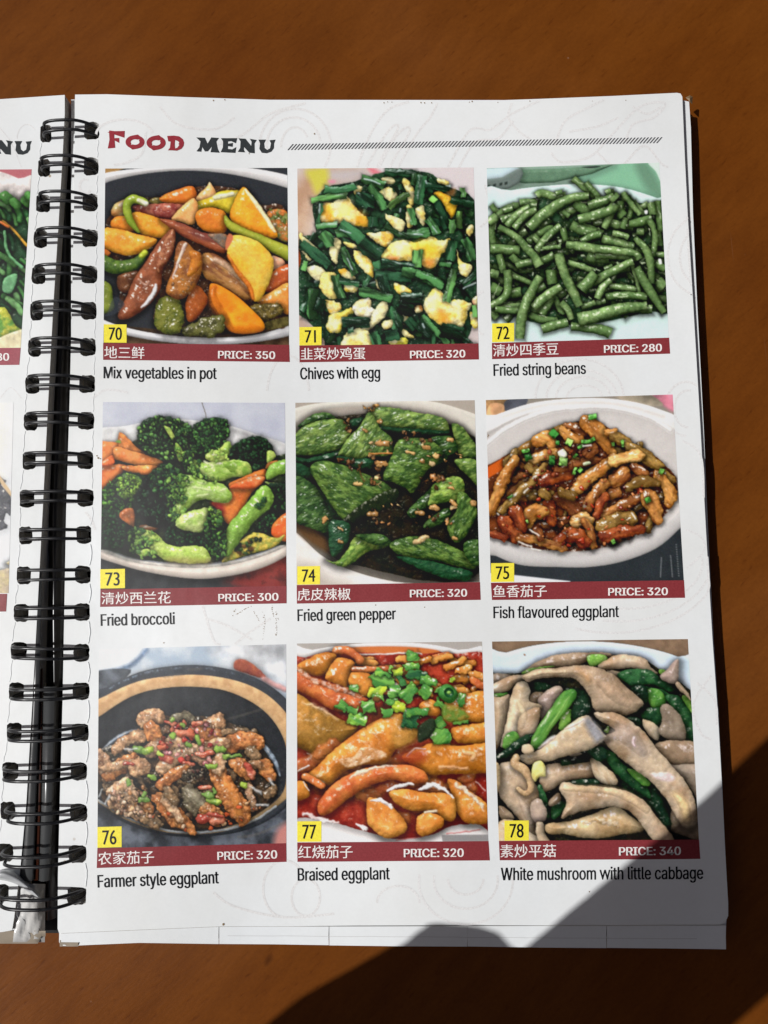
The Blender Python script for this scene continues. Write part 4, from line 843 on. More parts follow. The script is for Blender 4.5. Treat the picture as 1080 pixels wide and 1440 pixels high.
    for x in ((375, 520), (430, 510), (150, 780), (370, 600)): s.t([x[0], x[1], x[0]+12, x[1]+4], 16, 'eccfa8', sh=0, soft=4, al=.8)
    f('60 750 100 770 150 800', 40, 2, sp=.9, bump=.8); q('-20 790 50 780 85 850 40 880 -20 880', 1)
    q('130 900 170 840 260 760 380 710 520 690 640 690 720 730 730 780 650 790 540 770 420 800 300 870 200 950 140 960', 2, R=60); s.t('300 760 370 725 440 705 560 690', [8, 26, 16, 8], 'f2dcc8', sh=0, sp=1, soft=3, al=.85, wob=10)
    q('840 770 900 780 960 830 1060 900 1080 1000 960 1010 900 960 880 880', 1, R=60, sp=.8); s.t('890 790 960 840 1020 900 1050 940', [20, 24, 20, 6], 'f4e2d4', sh=0, sp=1, soft=3, al=.8, wob=12)
    q('520 840 600 820 740 840 860 850 890 920 880 990 820 990 760 940 640 940 560 900', 4, R=70); q('400 880 440 870 520 900 620 1010 590 1070 500 1090 430 1040 400 1000', 4, R=60, sp=.6); q('680 970 740 950 810 970 820 1020 760 1060 700 1080 670 1040', 4, R=46)
    s.t('510 830 600 795 660 800', [10, 24, 8], 'f6ece8', sh=0, sp=1, soft=2, wob=10); s.t('690 820 760 800 830 820 870 865', [16, 26, 20, 8], 'f6ece8', sh=0, sp=1, soft=2, wob=10)
    s.t('430 885 490 885 540 930', [12, 24, 10], 'f6ece8', sh=0, sp=1, soft=2, wob=10); s.t('340 1010 380 1040 400 1045', [10, 30, 14], 'f6ece8', sh=0, soft=2, wob=10); s.t('60 960 150 990 250 1010', [20, 26, 12], 'f0e6e2', sh=0, soft=3, wob=12, al=.85)
    s.t('720 950 780 940', 14, 'f4dcc0', sh=0, soft=3); s.t('20 720 80 690', 8, 'f0e8e4', sh=0, soft=2); s.t('50 780 80 830', 6, 'f0e8e4', sh=0, soft=2); s.t('1000 780 1050 830', 8, 'e8d0c8', sh=0, soft=2, al=.7)
    G = [('66a044', '3f7c36'), ('387038', '225030'), ('86b848', '4a8a3c'), ('b8c83c', '86a83c')]
    s.flat('430 380 520 350 560 400 450 440 410 470', '4a2a1a', soft=8, wob=8, al=.8)
    for t, w, i in [('650 60 655 110', 70, 0), ('600 150 690 150', 36, 2), ('430 190 480 230 540 230', 70, 0), ('450 170 520 200', 30, 2), ('545 180 600 180', 50, 3), ('575 200 600 250', 40, 1), ('620 190 720 200', 44, 1), ('700 220 790 240', 50, 0), ('410 290 500 290', 60, 3), ('520 290 580 290', 66, 0), ('600 260 650 320', 90, 0), ('690 270 750 300', 74, 0), ('300 265 345 265', 36, 0), ('245 350 290 385', 60, 0), ('295 390 350 390', 50, 0), ('300 430 390 450', 62, 2), ('370 370 440 360', 70, 0), ('430 310 490 320', 30, 0), ('500 340 570 345', 34, 2), ('545 370 620 375', 62, 3), ('480 400 540 400', 44, 2), ('600 420 690 440', 110, 1), ('620 400 740 400', 44, 0), ('780 330 820 370', 40, 0), ('780 430 810 480', 60, 0), ('740 520 790 500', 50, 2), ('760 540 860 530', 90, 0), ('870 210 870 240', 30, 3), ('880 450 950 455', 26, 0), ('900 330 940 330', 70, 0), ('530 150 525 180', 26, 2), ('780 290 810 260', 30, 0)]:
        s.t(t, w, G[i][0], c2=G[i][1], cap=0, n=.9, f=.04, sp=.5, k=.4, sh=.55, shw=10, gr=s.r.uniform(-60, 60), st=3, bump=.7, wob=13)
    s.t('840 290 850 300', 96, '3f7a38', sp=.4, sh=.5, shw=10); s.t('848 288 852 292', 50, '1f4a2a', k=-1, sh=0); s.t('850 290 852 290', 22, '8ab858', sh=0)
    s.t('445 325 460 330', 30, '5a3a1c', sh=0, soft=4); s.p('690 470 760 430 780 480 740 540 680 560', '1f2a1c', R=20, sh=.2, soft=4)
    s.p('820 360 900 370 960 420 900 450 820 440', '5d7a30', c2='8a7a34', R=20, sh=.2, soft=6, bump=.8, n=.8)
    return s.grain()

def pic78():
    s = Paint((690, 896, 986, 1188), 1080, '8f7660', seed=24)
    s.flat('-20 -20 1110 -20 1110 260 -20 260', '8d735c', c2='7a6350', n=.5, gr=90, f=.03)
    s.p('-80 140 80 80 240 40 440 22 620 28 800 55 960 100 1100 170 1120 1110 -80 1110', 'c9d7e2', R=30, k=.2, sh=.2, sp=0, bump=0, n=.05)
    s.flat('60 140 300 60 620 50 900 110 1010 220 1020 300 500 120 200 150', 'd3deea', soft=10)
    s.p('-40 230 30 190 160 180 300 110 500 80 640 90 780 110 900 190 1010 260 1100 400 1100 1110 -40 1110', '20241a', R=60, k=.1, sh=.3, sp=.3, bump=.7, c2='33301f', n=.8)
    M = [('c6b298', 'a88c6e'), ('d8c8ae', 'c0a888'), ('b09a80', '907860'), ('baa694', 'a08c80'), ('d0b890', 'b09268'), ('9c8c7a', '80705f')]
    def m(t, i=0, **kw):
        a = dict(n=.6, f=.01, bump=.3, bf=.04, sp=.35, spp=14, sh=.6, shw=26, k=.5, R=46, wob=5, mot=.3, amb=.54, dif=.6, edge=.12, spc='fdf4f4')
        a.update(kw); s.p(t, M[i][0], c2=M[i][1], **a)
    def l(t, i=0, **kw):
        c = [('2f5c34', '1c3a24'), ('5f9440', '3f7430'), ('1c3322', '12241a'), ('7fb04c', '5a8c3a')][i]
        a = dict(n=.9, f=.03, bump=.6, bf=.06, sp=.45, spp=16, sh=.5, shw=16, k=.4, R=26, wob=5, st=3, edge=.15); a.update(kw)
        s.p(t, c[0], c2=c[1], **a)
    m('-20 210 30 185 100 195 90 240 -20 260', 5); m('170 180 230 130 340 90 480 78 600 80 620 100 540 110 420 150 300 160 200 200', 2); l('160 180 220 155 330 150 250 170 180 195', 3)
    l('500 95 590 95 590 130 540 150 505 145', 3, R=12); m('550 150 620 100 700 90 790 110 820 150 860 190 800 190 740 160 650 165 590 170', 0); m('600 170 680 180 740 200 700 230 620 200', 2)
    l('650 190 720 165 820 170 880 220 950 260 940 280 880 270 820 240 740 260 690 230', 0); l('860 170 890 165 900 190 870 190', 3, R=8); m('870 200 900 170 960 110 965 200 950 240 900 230', 3)
    l('720 260 800 250 900 280 960 340 920 350 880 360 780 360 740 320', 0); l('800 270 860 270 900 320 880 360 820 350', 1); l('770 380 870 360 890 430 860 465 800 440', 0); l('740 250 800 260 810 330 790 380 740 400 700 370', 2)
    l('900 300 980 310 1040 420 1060 560 1000 540 960 420 920 350', 0); l('980 310 1010 300 1050 360 1040 400', 3); m('950 250 970 230 1030 320 1000 300', 2)
    m('-20 260 50 220 120 195 200 200 130 240 80 280 -20 290', 0); l('-20 300 60 285 90 290 50 315 -20 310', 1); l('200 240 260 230 340 260 370 275 300 290 210 290', 2)
    m('-20 330 50 310 100 300 90 400 60 520 20 590 -20 590', 0, R=60); m('20 350 60 340 70 420 50 500 25 540', 1, sh=.2, al=.7, soft=8)
    m('200 300 250 280 300 300 260 330 250 370 210 360', 2, bump=.7); m('250 310 330 250 370 270 330 330 300 400 260 440 250 360', 3, bump=.5); m('130 240 180 230 205 270 200 330 260 350 245 420 230 500 150 530 100 560 50 560 80 440 100 320', 1, R=60)
    m('140 430 180 380 250 365 245 440 220 500 150 520', 0); s.t('140 330 170 400 160 460', [20, 40, 20], 'e2cfae', sh=0, sp=.3, soft=12, al=.6)
    l('80 500 130 485 145 530 100 580 60 560', 1); l('20 620 80 570 160 510 220 495 210 530 130 590 40 640', 2)
    l('380 270 440 260 500 290 525 350 530 400 470 420 430 460 400 400 430 320', 2, sp=.6); l('350 470 370 400 410 370 410 430 390 480', 3); l('200 560 230 480 300 380 360 290 420 265 440 300 390 380 320 460 270 540 230 580', 1, gr=-55, st=4)
    s.t('290 480 350 390 400 310', [6, 14, 6], 'a3c86c', sh=0, sp=.3, soft=6, al=.6)
    m('160 200 240 165 330 160 410 150 480 145 560 160 640 200 700 260 780 330 760 370 700 400 620 390 540 380 500 290 440 220 380 205 260 210 190 230', 2, R=70, n=.8); s.t('170 205 260 180 380 175', [10, 26, 20], 'd6c0a0', sh=0, sp=.3, soft=8, al=.7)
    s.t('560 230 640 290 700 340', [40, 80, 40], 'b79c80', sh=0, sp=.2, soft=22, al=.55); s.t('450 170 490 200 500 220', 36, 'b88a58', sh=0, sp=0, soft=14, al=.5)
    l('700 410 770 420 790 470 740 460', 2); m('780 420 860 460 860 530 800 490', 1, R=20); m('870 360 910 345 970 400 1000 480 990 535 900 520 860 480 880 430', 5, R=40)
    m('840 560 900 530 980 530 1100 550 1100 660 940 660 880 610', 2, R=60); m('910 660 960 655 1100 670 1100 860 1060 830 1000 740', 5, R=50); m('930 880 960 880 1100 930 1100 1040 960 1010 920 980', 2)
    l('700 660 780 690 850 760 900 880 930 960 900 1000 840 900 780 840 660 760 640 680', 2); l('560 570 640 600 690 660 760 700 800 760 820 830 740 780 640 700 600 640', 0, al=.9)
    l('700 680 760 690 820 750 780 760', 1, R=14); l('580 480 610 455 600 490', 3, R=10)
    m('530 390 570 385 640 390 720 430 790 490 850 570 930 660 1000 740 1050 850 1060 950 1000 980 950 920 900 830 840 760 770 700 700 650 640 600 590 550 580 510 640 480 600 450 560 430', 0, R=70, n=.7)
    s.t('590 530 660 490 720 520 780 590', [30, 80, 90, 50], 'a3948c', sh=0, sp=.2, soft=20, al=.6); s.t('940 800 990 860 1010 940', [20, 50, 40], 'd9bf8c', sh=0, sp=.3, soft=14, al=.7)
    s.p('820 700 880 695 940 710 930 740 880 740', 'e3cfd2', R=10, k=.2, sp=.6, sh=0, soft=5, wob=8, al=.8); s.t('735 515 730 540 740 560', 14, 'e0c8cc', sh=0, soft=4, al=.8)
    m('40 660 120 640 180 670 220 740 260 800 270 860 230 980 240 1020 200 1060 160 960 100 880 40 800', 0, R=70); m('-20 620 40 650 50 760 20 800', 4); m('40 870 80 880 120 930 60 940', 2); m('40 950 110 940 200 1000 300 1080 40 1080', 1)
    s.t('150 830 190 900 210 950', [20, 50, 30], 'd8c4b0', sh=0, sp=.4, soft=12, al=.7)
    m('250 700 300 650 400 650 500 640 560 640 560 700 520 720 420 730 330 770 270 790', 0, R=50); m('510 620 560 640 610 680 650 730 640 760 580 750 530 710', 1, gr=60, f=.05, st=4, bump=.7)
    l('360 630 430 610 510 600 500 640 430 650 370 660', 2, sp=.7); l('430 600 500 570 580 565 600 620 560 640 500 610', 2, sp=.7); m('400 590 440 590 470 600 430 615 400 605', 5, R=10); l('400 740 520 725 560 750 480 765 400 760', 2)
    m('150 610 240 580 320 520 400 450 490 400 530 440 580 495 590 515 520 570 420 600 320 630 240 645 180 650', 1, R=50, n=.5); s.p('500 410 530 430 575 490 580 515 540 540 500 480 480 430', '8b8c94', R=20, k=.2, sh=0, soft=12, sp=.1, al=.85)
    s.t('250 570 300 530 330 510', [10, 22, 12], 'ead4cc', sh=0, sp=.6, soft=4, al=.8); s.t('380 470 430 450 480 425', [8, 14, 6], 'ead4cc', sh=0, sp=.6, soft=4, al=.8)
    m('160 560 200 550 220 590 170 600', 1, R=14); s.t('130 620 125 650 170 680 205 740 200 790 170 800 140 775', [40, 44, 46, 40, 30, 24, 20], 'cdb38c', c2='b0906a', sp=.3, sh=.5, shw=14, k=.6)
    s.p('210 700 220 650 255 635 280 660 280 710 250 715 225 740', 'dccf7c', c2='e8e0a0', R=20, sp=.3, sh=.5, shw=12)
    l('240 770 260 760 290 830 310 900 300 945 270 900 255 840', 0, R=12); l('310 880 350 840 390 850 370 900 320 940', 0, R=18); m('300 840 350 800 360 840 310 870', 2)
    m('210 850 250 830 285 880 280 940 230 950 205 910', 3, R=30); m('230 960 270 950 280 1010 310 1060 250 1060', 1, R=18)
    m('280 960 360 950 430 940 540 900 640 870 720 920 790 970 770 1000 680 1010 580 1030 470 1030 380 1010 300 1010', 4, R=60, sp=.5, bump=.45)
    m('350 770 380 745 460 760 560 765 660 780 740 810 800 850 850 920 940 1030 920 1080 840 1050 780 970 720 900 640 870 540 880 440 900 360 930 390 850 360 800', 0, R=60)
    s.t('380 775 480 780 620 790 720 830 800 890', [20, 34, 40, 40, 30], 'd6bd98', sh=0, sp=.3, soft=14, al=.65); s.t('470 960 560 930 640 960', [10, 40, 30], 'e8dcc8', c2='b08e60', n=1, f=.06, sh=0, sp=.6, soft=5, al=.6, wob=14)
    s.flat('700 1020 780 1000 800 1030 740 1050', '1c1a16', soft=6); s.flat('170 85 180 90 176 96 170 92', '8a5a34')
    return s.grain()

def picleft(kind):
    crop = (-216, 236, 46, 490) if kind == 0 else (-240, 562, 24, 836)
    s = Paint(crop, (crop[2]-crop[0])*4, '8a7a6a', seed=31+kind); W, H = (crop[2]-crop[0])*4, (crop[3]-crop[1])*4
    if kind == 0:      # leafy greens on a pale plate
        s.flat([-20, -20, W+20, -20, W+20, 90, -20, 60], 'b06a70', soft=8)
        s.p([-60, 200, 300, 40, 700, 0, W-190, 20, W-80, 60, W+40, 120, W+40, H-60, 600, H-10, -60, H-100], 'cfc7c3', R=80, k=.2, sp=0, sh=0, bump=.05)
        s.p([60, 400, 400, 180, 800, 170, W-120, 210, W-30, 190, W+30, 200, W+30, H-150, 800, H-90, 200, H-180], '24402a', R=30, k=.1, bump=.9)
        for q in range(230):
            x, y, a = s.r.uniform(60, W+10), s.r.uniform(200, H-150), s.r.uniform(.5, 1.6); l = s.r.uniform(20, 70)
            s.t([x-l*math.cos(a), y-l*math.sin(a), x+10, y, x+l*math.cos(a), y+l*math.sin(a)], s.r.uniform(14, 34), s.r.choice(['3c7038', '2a5a30', '4c8044', '1f4428', '24442c', '68985c']), sp=.5, sh=.5, shw=12, bump=.5)
        X = W-178
        s.t([X+10, 300, X+60, 340, X+150, 440], 15, 'c8983c'); s.t([X, 305, X+40, 330], 16, 'c86c34'); s.t([X+20, 360, X+40, 480, X+120, 560], 16, '5a9060', sp=.7)
        for x, y, w in [(20, 160, 60), (70, 190, 50), (130, 180, 44), (150, 150, 40)]: s.t([X+x, y, X+x+20, y+20], w, '4c8040', sp=.3, bump=.8)
        s.p([X-60, H-190, X+20, H-230, X+80, H-130, X+140, H-90, X+60, H-60, X-60, H-40], 'b0b040', R=30, bump=.8, n=.9, c2='5a8a3c'); s.p([X+20, 620, X+90, 600, X+60, 700, X+10, 690], '6aa070', R=16)
        s.p([X-40, H-40, X+90, H-100, W+20, H-110, W+20, H+20, X-40, H+20], 'd3c9a8', R=20, k=.3, bump=.1)
    else:
        s.flat([-20, -20, W+20, -20, W+20, H+20, -20, H+20], 'dadbdc', n=.1); s.flat([W-110, -20, W-60, 60, W-70, 330, W-110, 400], 'e6e2cc', soft=30, al=.8)
        s.p([100, 300, 400, 200, W-100, 430, W-92, 480, W-36, 540, W-36, 650, W-60, 640, W-76, 680, W-110, 740, 300, 800], '55565c', R=30, k=.3, c2='3c3d42', n=.8, bump=.9, sp=.8, sh=.1)
        s.flat([W-100, 425, W-60, 480, W-34, 520, W-34, 545, W-92, 470], 'cbb28c')
        s.p([-20, H-60, W-110, 960, W-60, 920, W+20, 890, W+20, H+20, -20, H+20], 'c6b88a', R=30, bump=.2, k=.3, c2='a89a88')
    return s.grain()
# ================================================================ the table
TZ = -0.0130
def make_table():
    root = empty('wooden_table', (0.05, -.1, TZ))
    tag(root, 'varnished orange brown wooden table top with short dark grain flecks under the open menu', 'table')
    x0, x1, y0, y1, th = -.55, .65, -.45, .40, .028
    bm = bmesh.new(); bmesh.ops.create_cube(bm, size=1)
    for v in bm.verts: v.co = Vector(((x0+x1)/2+v.co.x*(x1-x0), (y0+y1)/2+v.co.y*(y1-y0), TZ-th/2+v.co.z*th))
    bmesh.ops.bevel(bm, geom=[e for e in bm.edges], offset=.004, segments=3, affect='EDGES')
    me = bpy.data.meshes.new('table_top'); bm.to_mesh(me); bm.free(); me.materials.append(M['table'])
    o = bpy.data.objects.new('table_top', me); COL.objects.link(o); o.parent = root; o.matrix_parent_inverse = Matrix.Translation(-Vector(root.location))
    for sx in (x0+.06, x1-.06):
        for sy in (y0+.06, y1-.06):
            V = []; F = []
            for k, (z, r) in enumerate(((TZ-th, .026), (TZ-.4, .022), (TZ-.75, .018))):
                for a in range(12): V.append((sx+r*math.cos(a*math.pi/6), sy+r*math.sin(a*math.pi/6), z))
            for k in range(2):
                for a in range(12): F.append((k*12+a, k*12+(a+1) % 12, (k+1)*12+(a+1) % 12, (k+1)*12+a))
            F.append(tuple(range(24, 36))); obj('leg', V, F, M['table'], root, True)
    return root
make_table()
fl = obj('floor', [(-6, -6, TZ-.75), (6, -6, TZ-.75), (6, 6, TZ-.75), (-6, 6, TZ-.75)], [(0, 1, 2, 3)], simple('terrace_floor', (.25, .23, .21), .8, 6)); tag(fl, kind='structure')

# ================================================================ the menu: outlines measured on the sheet
menu = empty('ring_bound_menu', (0, 0, TZ))
tag(menu, 'open ring bound food menu with numbered dish pictures, lying on the brown table', 'menu')
def px(l, z=0.0): return [tuple(at(a, b, z)[:2]) for a, b in l]
RH = [(119, 139, 184), (118, 138, 234), (117, 137, 285), (116, 137, 335), (115, 136, 386), (114, 135, 437), (113, 134, 488), (112, 133, 540), (110, 132, 592), (109, 131, 647), (109, 131, 700), (108, 128, 752), (106, 127, 808), (105, 126, 861), (104, 125, 918), (103, 125, 972), (101, 124, 1030), (100, 122, 1085), (99, 122, 1143), (97, 121, 1201), (95, 121, 1260)]
LH = [(57, 72, 188), (54, 70, 236), (51, 70, 286), (48, 66, 336), (45, 63, 387), (43, 60, 438), (40, 57, 489), (36, 55, 541), (34, 52, 593), (32, 50, 648), (28, 48, 701), (27, 45, 753), (24, 43, 809), (20, 40, 862), (16, 37, 915), (13, 33, 972), (10, 30, 1029), (4, 25, 1084), (1, 21, 1140), (-4, 18, 1199), (-10, 12, 1256)]
rnd = random.Random(4)
def hole(x0, x1, yc, z=0, hh=12.5):
    """a punched square hole with torn, rounded corners"""
    r = random.Random(int(yc*7+x0)); P = []
    cx, rx = (x0+x1)/2, (x1-x0)/2+.6
    for k in range(18):
        a = k/18*2*math.pi; c, s = math.cos(a), math.sin(a)
        q = (abs(c)**5+abs(s)**5)**(-1/5)
        P.append((cx+rx*c*q*r.uniform(.94, 1.05), yc+hh*s*q*r.uniform(.93, 1.05)))
    return px(P, z)
RIGHT = [(105.5, 133), (150, 132.5), (260, 136.5), (400, 141), (520, 143), (640, 143), (760, 139), (860, 135), (952, 130.5), (957, 131.5), (959.5, 136), (963, 220), (967, 300), (975, 430), (985, 600), (993, 750), (1002, 900), (1010, 1010), (1015, 1100), (1020, 1200), (1024, 1270), (1024, 1288), (1020, 1297), (1012, 1299.5), (860, 1300.5), (660, 1300), (500, 1300.5), (304, 1302.5), (125, 1310), (83, 1312), (81, 1306), (81.5, 1230), (84, 1130), (88, 985), (93, 718), (98, 560), (101, 428), (104, 300)]
LEFT = [(-860, 170), (-400, 155), (0, 139.5), (91, 133.5), (91, 160), (88, 220), (82, 320), (75, 428), (68, 560), (60, 718), (53, 850), (46, 980), (37, 1130), (29, 1217), (20, 1290), (17, 1308), (0, 1311), (-300, 1330), (-900, 1360)]
def zr(x, y): return 0.0
rh = [hole(*h) for h in RH]; lh = [hole(*h) for h in LH]
page_r = slab('menu_page', px(RIGHT), rh, 0, .00035, M['page'], menu, mat_side=M['edge'])
page_r['label'] = 'right menu page headed food menu, with nine dish pictures in three rows'
page_l = slab('menu_page', px(LEFT), lh, 0, .00035, M['page'], menu, mat_side=M['edge'])
page_l['label'] = 'facing menu page on the left, mostly out of view'
# the sheets below, fanned out a little to the right and towards the reader
def shift(l, dr, db, z, sd):
    """outline pushed outwards: dr px to the right at the right edge, db px down at the bottom edge (metres on the sheet)"""
    r = random.Random(sd); out = []
    for a, b in l:
        fx = 1 if a > 940 else 0; fy = 1 if b > 1290 else 0
        p = at(a, b, 0); out.append((p.x+(dr*fx+r.uniform(-.0001, .0001)), p.y-db*fy))
    return out
zs = -.0006
for k in range(11):
    fx = [.0003, .0012, .0006, .0009, .0011, .0013, .0010, .0015, .0012, .0014, .0016][k]; fy = [.0005, .0046, .0050, .0056, .0058, .0060, .0062, .0064, .0064, .0066, .0066][k]
    fold = [(a, b) for a, b in RIGHT]
    if k == 0: fold = [(a, b) if b < 1290 else (a, b) for a, b in RIGHT]
    slab('menu_page', shift(fold, fx*.3, fy, zs, k), rh, zs, .00045, M['page2'], menu, mat_side=M['edge'])
    zs -= .00098
zl = -.0006
for k in range(10):
    LL = []
    for a, b in LEFT:
        p = at(a, b, 0); LL.append((p.x, p.y-(.0006*k if b > 1280 else 0)))
    slab('menu_page', LL, lh, zl, .00045, M['page2'], menu, mat_side=M['edge']); zl -= .00095
E2 = [(100, 140), (960, 141), (969, 143), (971.5, 180), (974.5, 300), (980.5, 430), (989.5, 600), (996, 750), (1003.5, 900), (1011, 1010), (1015.5, 1100), (1020, 1200), (1023, 1285), (1015, 1300), (100, 1300)]
slab('menu_page', px(E2, -.0031), rh, -.0031, .0004, M['page2'], menu, mat_side=M['edge'])
# strip pieces taped along the bottom border of the second sheet
zt = -.0002
for a, b in ((86, 307.6), (308.3, 462.4), (463.1, 656.8), (657.4, 852.8), (853.4, 1021)):
    def yt(x): return 1312-9.5*min(1, (x-86)/218) if x < 304 else 1302.5-2*(x-304)/720
    def yb(x): return 1325+2.5*(x-86)/218 if x < 304 else 1327.5+7.5*(x-304)/718
    P = [(a, yt(a)), ((a+b)/2, yt((a+b)/2)), (b, yt(b)), (b+rnd.uniform(-.6, .6), (yt(b)+yb(b))/2), (b, yb(b)), ((a+b)/2, yb((a+b)/2)+rnd.uniform(-.5, .8)), (a, yb(a)+rnd.uniform(-.5, .5))]
    o = slab('border_strip', px([(x, y+.8) for x, y in P[:3]]+P[3:], -.0004), (), -.0004, .00018, M['page2'], menu, mat_side=M['edge'])
# long thin fold lines on the strips
for y in (1316.5,):
    V = []; F = []
    pts = [(a, y-3*(1-a/1020)+rnd.uniform(-.3, .3)+4*(a/1020)) for a in range(320, 1000, 20)]
    for a, b in pts: V += [at(a, b-.35, -.00038), at(a, b+.35, -.00038)]
    for i in range(len(pts)-1): F.append((2*i, 2*i+1, 2*i+3, 2*i+2))
    obj('fold_line', V, F, M['crease'], menu)

# covers and the spine seen between the two stacks
V = px([(60, 158), (400, 158), (960, 158), (967, 160), (973, 430), (981, 600), (989, 750), (998, 900), (1010, 1100), (1019, 1290), (1017, 1320), (68, 1312), (-900, 1340), (-860, 190), (-100, 158)], -.0115)
slab('back_cover', V, (), -.0115, .0012, M['cover'], menu)
slab('cover_tab', px([(86, 148), (108, 148), (108, 160), (86, 160)], -.0075), (), -.0075, .0008, M['pinkred'], menu)
def ribbon(name, L, R, z, mat, bulge=.0, n=8):
    """a long bowed strip between a left and a right outline (picture measures at height z)"""
    V = []; F = []
    for (a, y), (b, y2) in zip(L, R):
        p, q = at(a, y, z), at(b, y2, z)
        for k in range(n+1):
            t = k/n; v = p.lerp(q, t); v.z += bulge*math.sin(math.pi*t); V.append(v)
    for i in range(len(L)-1):
        for k in range(n): j = i*(n+1)+k; F.append((j, j+n+1, j+n+2, j+1))
    o = obj(name, V, F, mat, menu, True)
    sm = o.modifiers.new('thickness', 'SOLIDIFY'); sm.thickness = .0004; sm.offset = -1
    return o
ribbon('spine_sheet', [(84, 172), (71, 428), (57, 718), (42, 985)], [(97, 172), (84, 428), (68, 718), (55, 985)], -.0052, M['cover'], .0012)
ribbon('spine_sheet', [(52, 800), (44, 980), (35, 1130), (27, 1217), (25, 1238)], [(60, 800), (56, 980), (51, 1130), (48, 1217), (47, 1238)], -.0009, M['strip'], .0007)
ribbon('spine_reflection', [(56, 940), (51, 1130), (47, 1238)], [(60, 940), (57, 1130), (54, 1238)], -.0016, M['brown'], .0001)  # a reflection along the spine, laid in as a brown coloured strip
ribbon('spine_sheet', [(78, 440), (71, 718), (64, 960)], [(90, 440), (84, 718), (80, 960)], -.0060, M['cover'], .0015)
ribbon('spine_sheet', [(61, 965), (58, 1130), (54, 1238)], [(80, 965), (75, 1130), (70, 1238)], -.0020, M['strip'], .0010)
ribbon('spine_core', [(86, 185), (80, 428), (66, 718), (76, 985), (70, 1150), (64, 1290)], [(104, 185), (100, 428), (92, 718), (86, 985), (82, 1150), (80, 1290)], -.0066, M['cover'], .0025)
# crumpled, laminated corner of the left stack
V = []; F = []; nx, ny = 9, 17; r = random.Random(9)
for j in range(ny+1):
    for i in range(nx+1):
        t = j/ny; a = (27-9*t)+(64-(27-9*t)-t*1)*i/nx
        y = 1243+82*t; z = -.0008+.0009*math.sin(a*.30+t*5)*math.sin(t*8+a*.15)+r.uniform(-.00025, .00025)-.0035*(i/nx)**3-.002*max(0, t-.93)*10
        V.append(at(a, y, z))
for j in range(ny):
    for i in range(nx): k = j*(nx+1)+i; F.append((k, k+nx+1, k+nx+2, k+1))
obj('crumpled_corner', V, F, M['crumple'], menu, True)
V = []; F = []
for j in range(6):
    for i in range(20):
        a = -40+104*i/19; V.append(at(a, 1309+3.6*j+(5 if i > 17 else 0)*-.4*j, -.0018-.0012*(j/5)**2+r.uniform(-.0002, .0002)))
for j in range(5):
    for i in range(19): k = j*20+i; F.append((k, k+20, k+21, k+1))
obj('worn_edge', V, F, M['board'], menu, True)
V = []; F = []
for j in range(4):
    for i in range(8):
        V.append(at(84+26*i/7, 1322+3*j, -.0008-.0008*j/3+r.uniform(-.0004, .0004)))
for j in range(3):
    for i in range(7): k = j*8+i; F.append((k, k+8, k+9, k+1))
obj('worn_edge', V, F, M['board'], menu, True)
V = [at(964, 137, -.004), at(970, 134, -.0045), at(974, 136, -.005), at(973.5, 147, -.005), at(970, 143, -.004)]
obj('worn_edge', [*V, at(970, 138.5, -.0036)], [(0, 1, 5), (1, 2, 5), (2, 3, 5), (3, 4, 5), (4, 0, 5)], M['grime'], menu)
# peeling clear film by the lowest rings
V = []; F = []
for j in range(9):
    for i in range(19):
        u, v = i/18, j/8
        cx = -14+72*u; wdt = 15*math.sin(math.pi*min(1, .12+u*.88))**.6
        y = 1233+34*u**2-6*math.sin(u*3)+(v-.5)*wdt+(v-.5)*u*8; z = .0024+.0022*math.sin(u*5)-.0006*(v-.5)**2*30+.0012*math.sin(v*3+u*6)
        V.append(at(cx, y, z))
for j in range(8):
    for i in range(18): k = j*19+i; F.append((k, k+19, k+20, k+1))
o = obj('film_flap', V, F, M['film'], menu, True); o['label'] = 'curled clear film peeling off by the lowest rings'

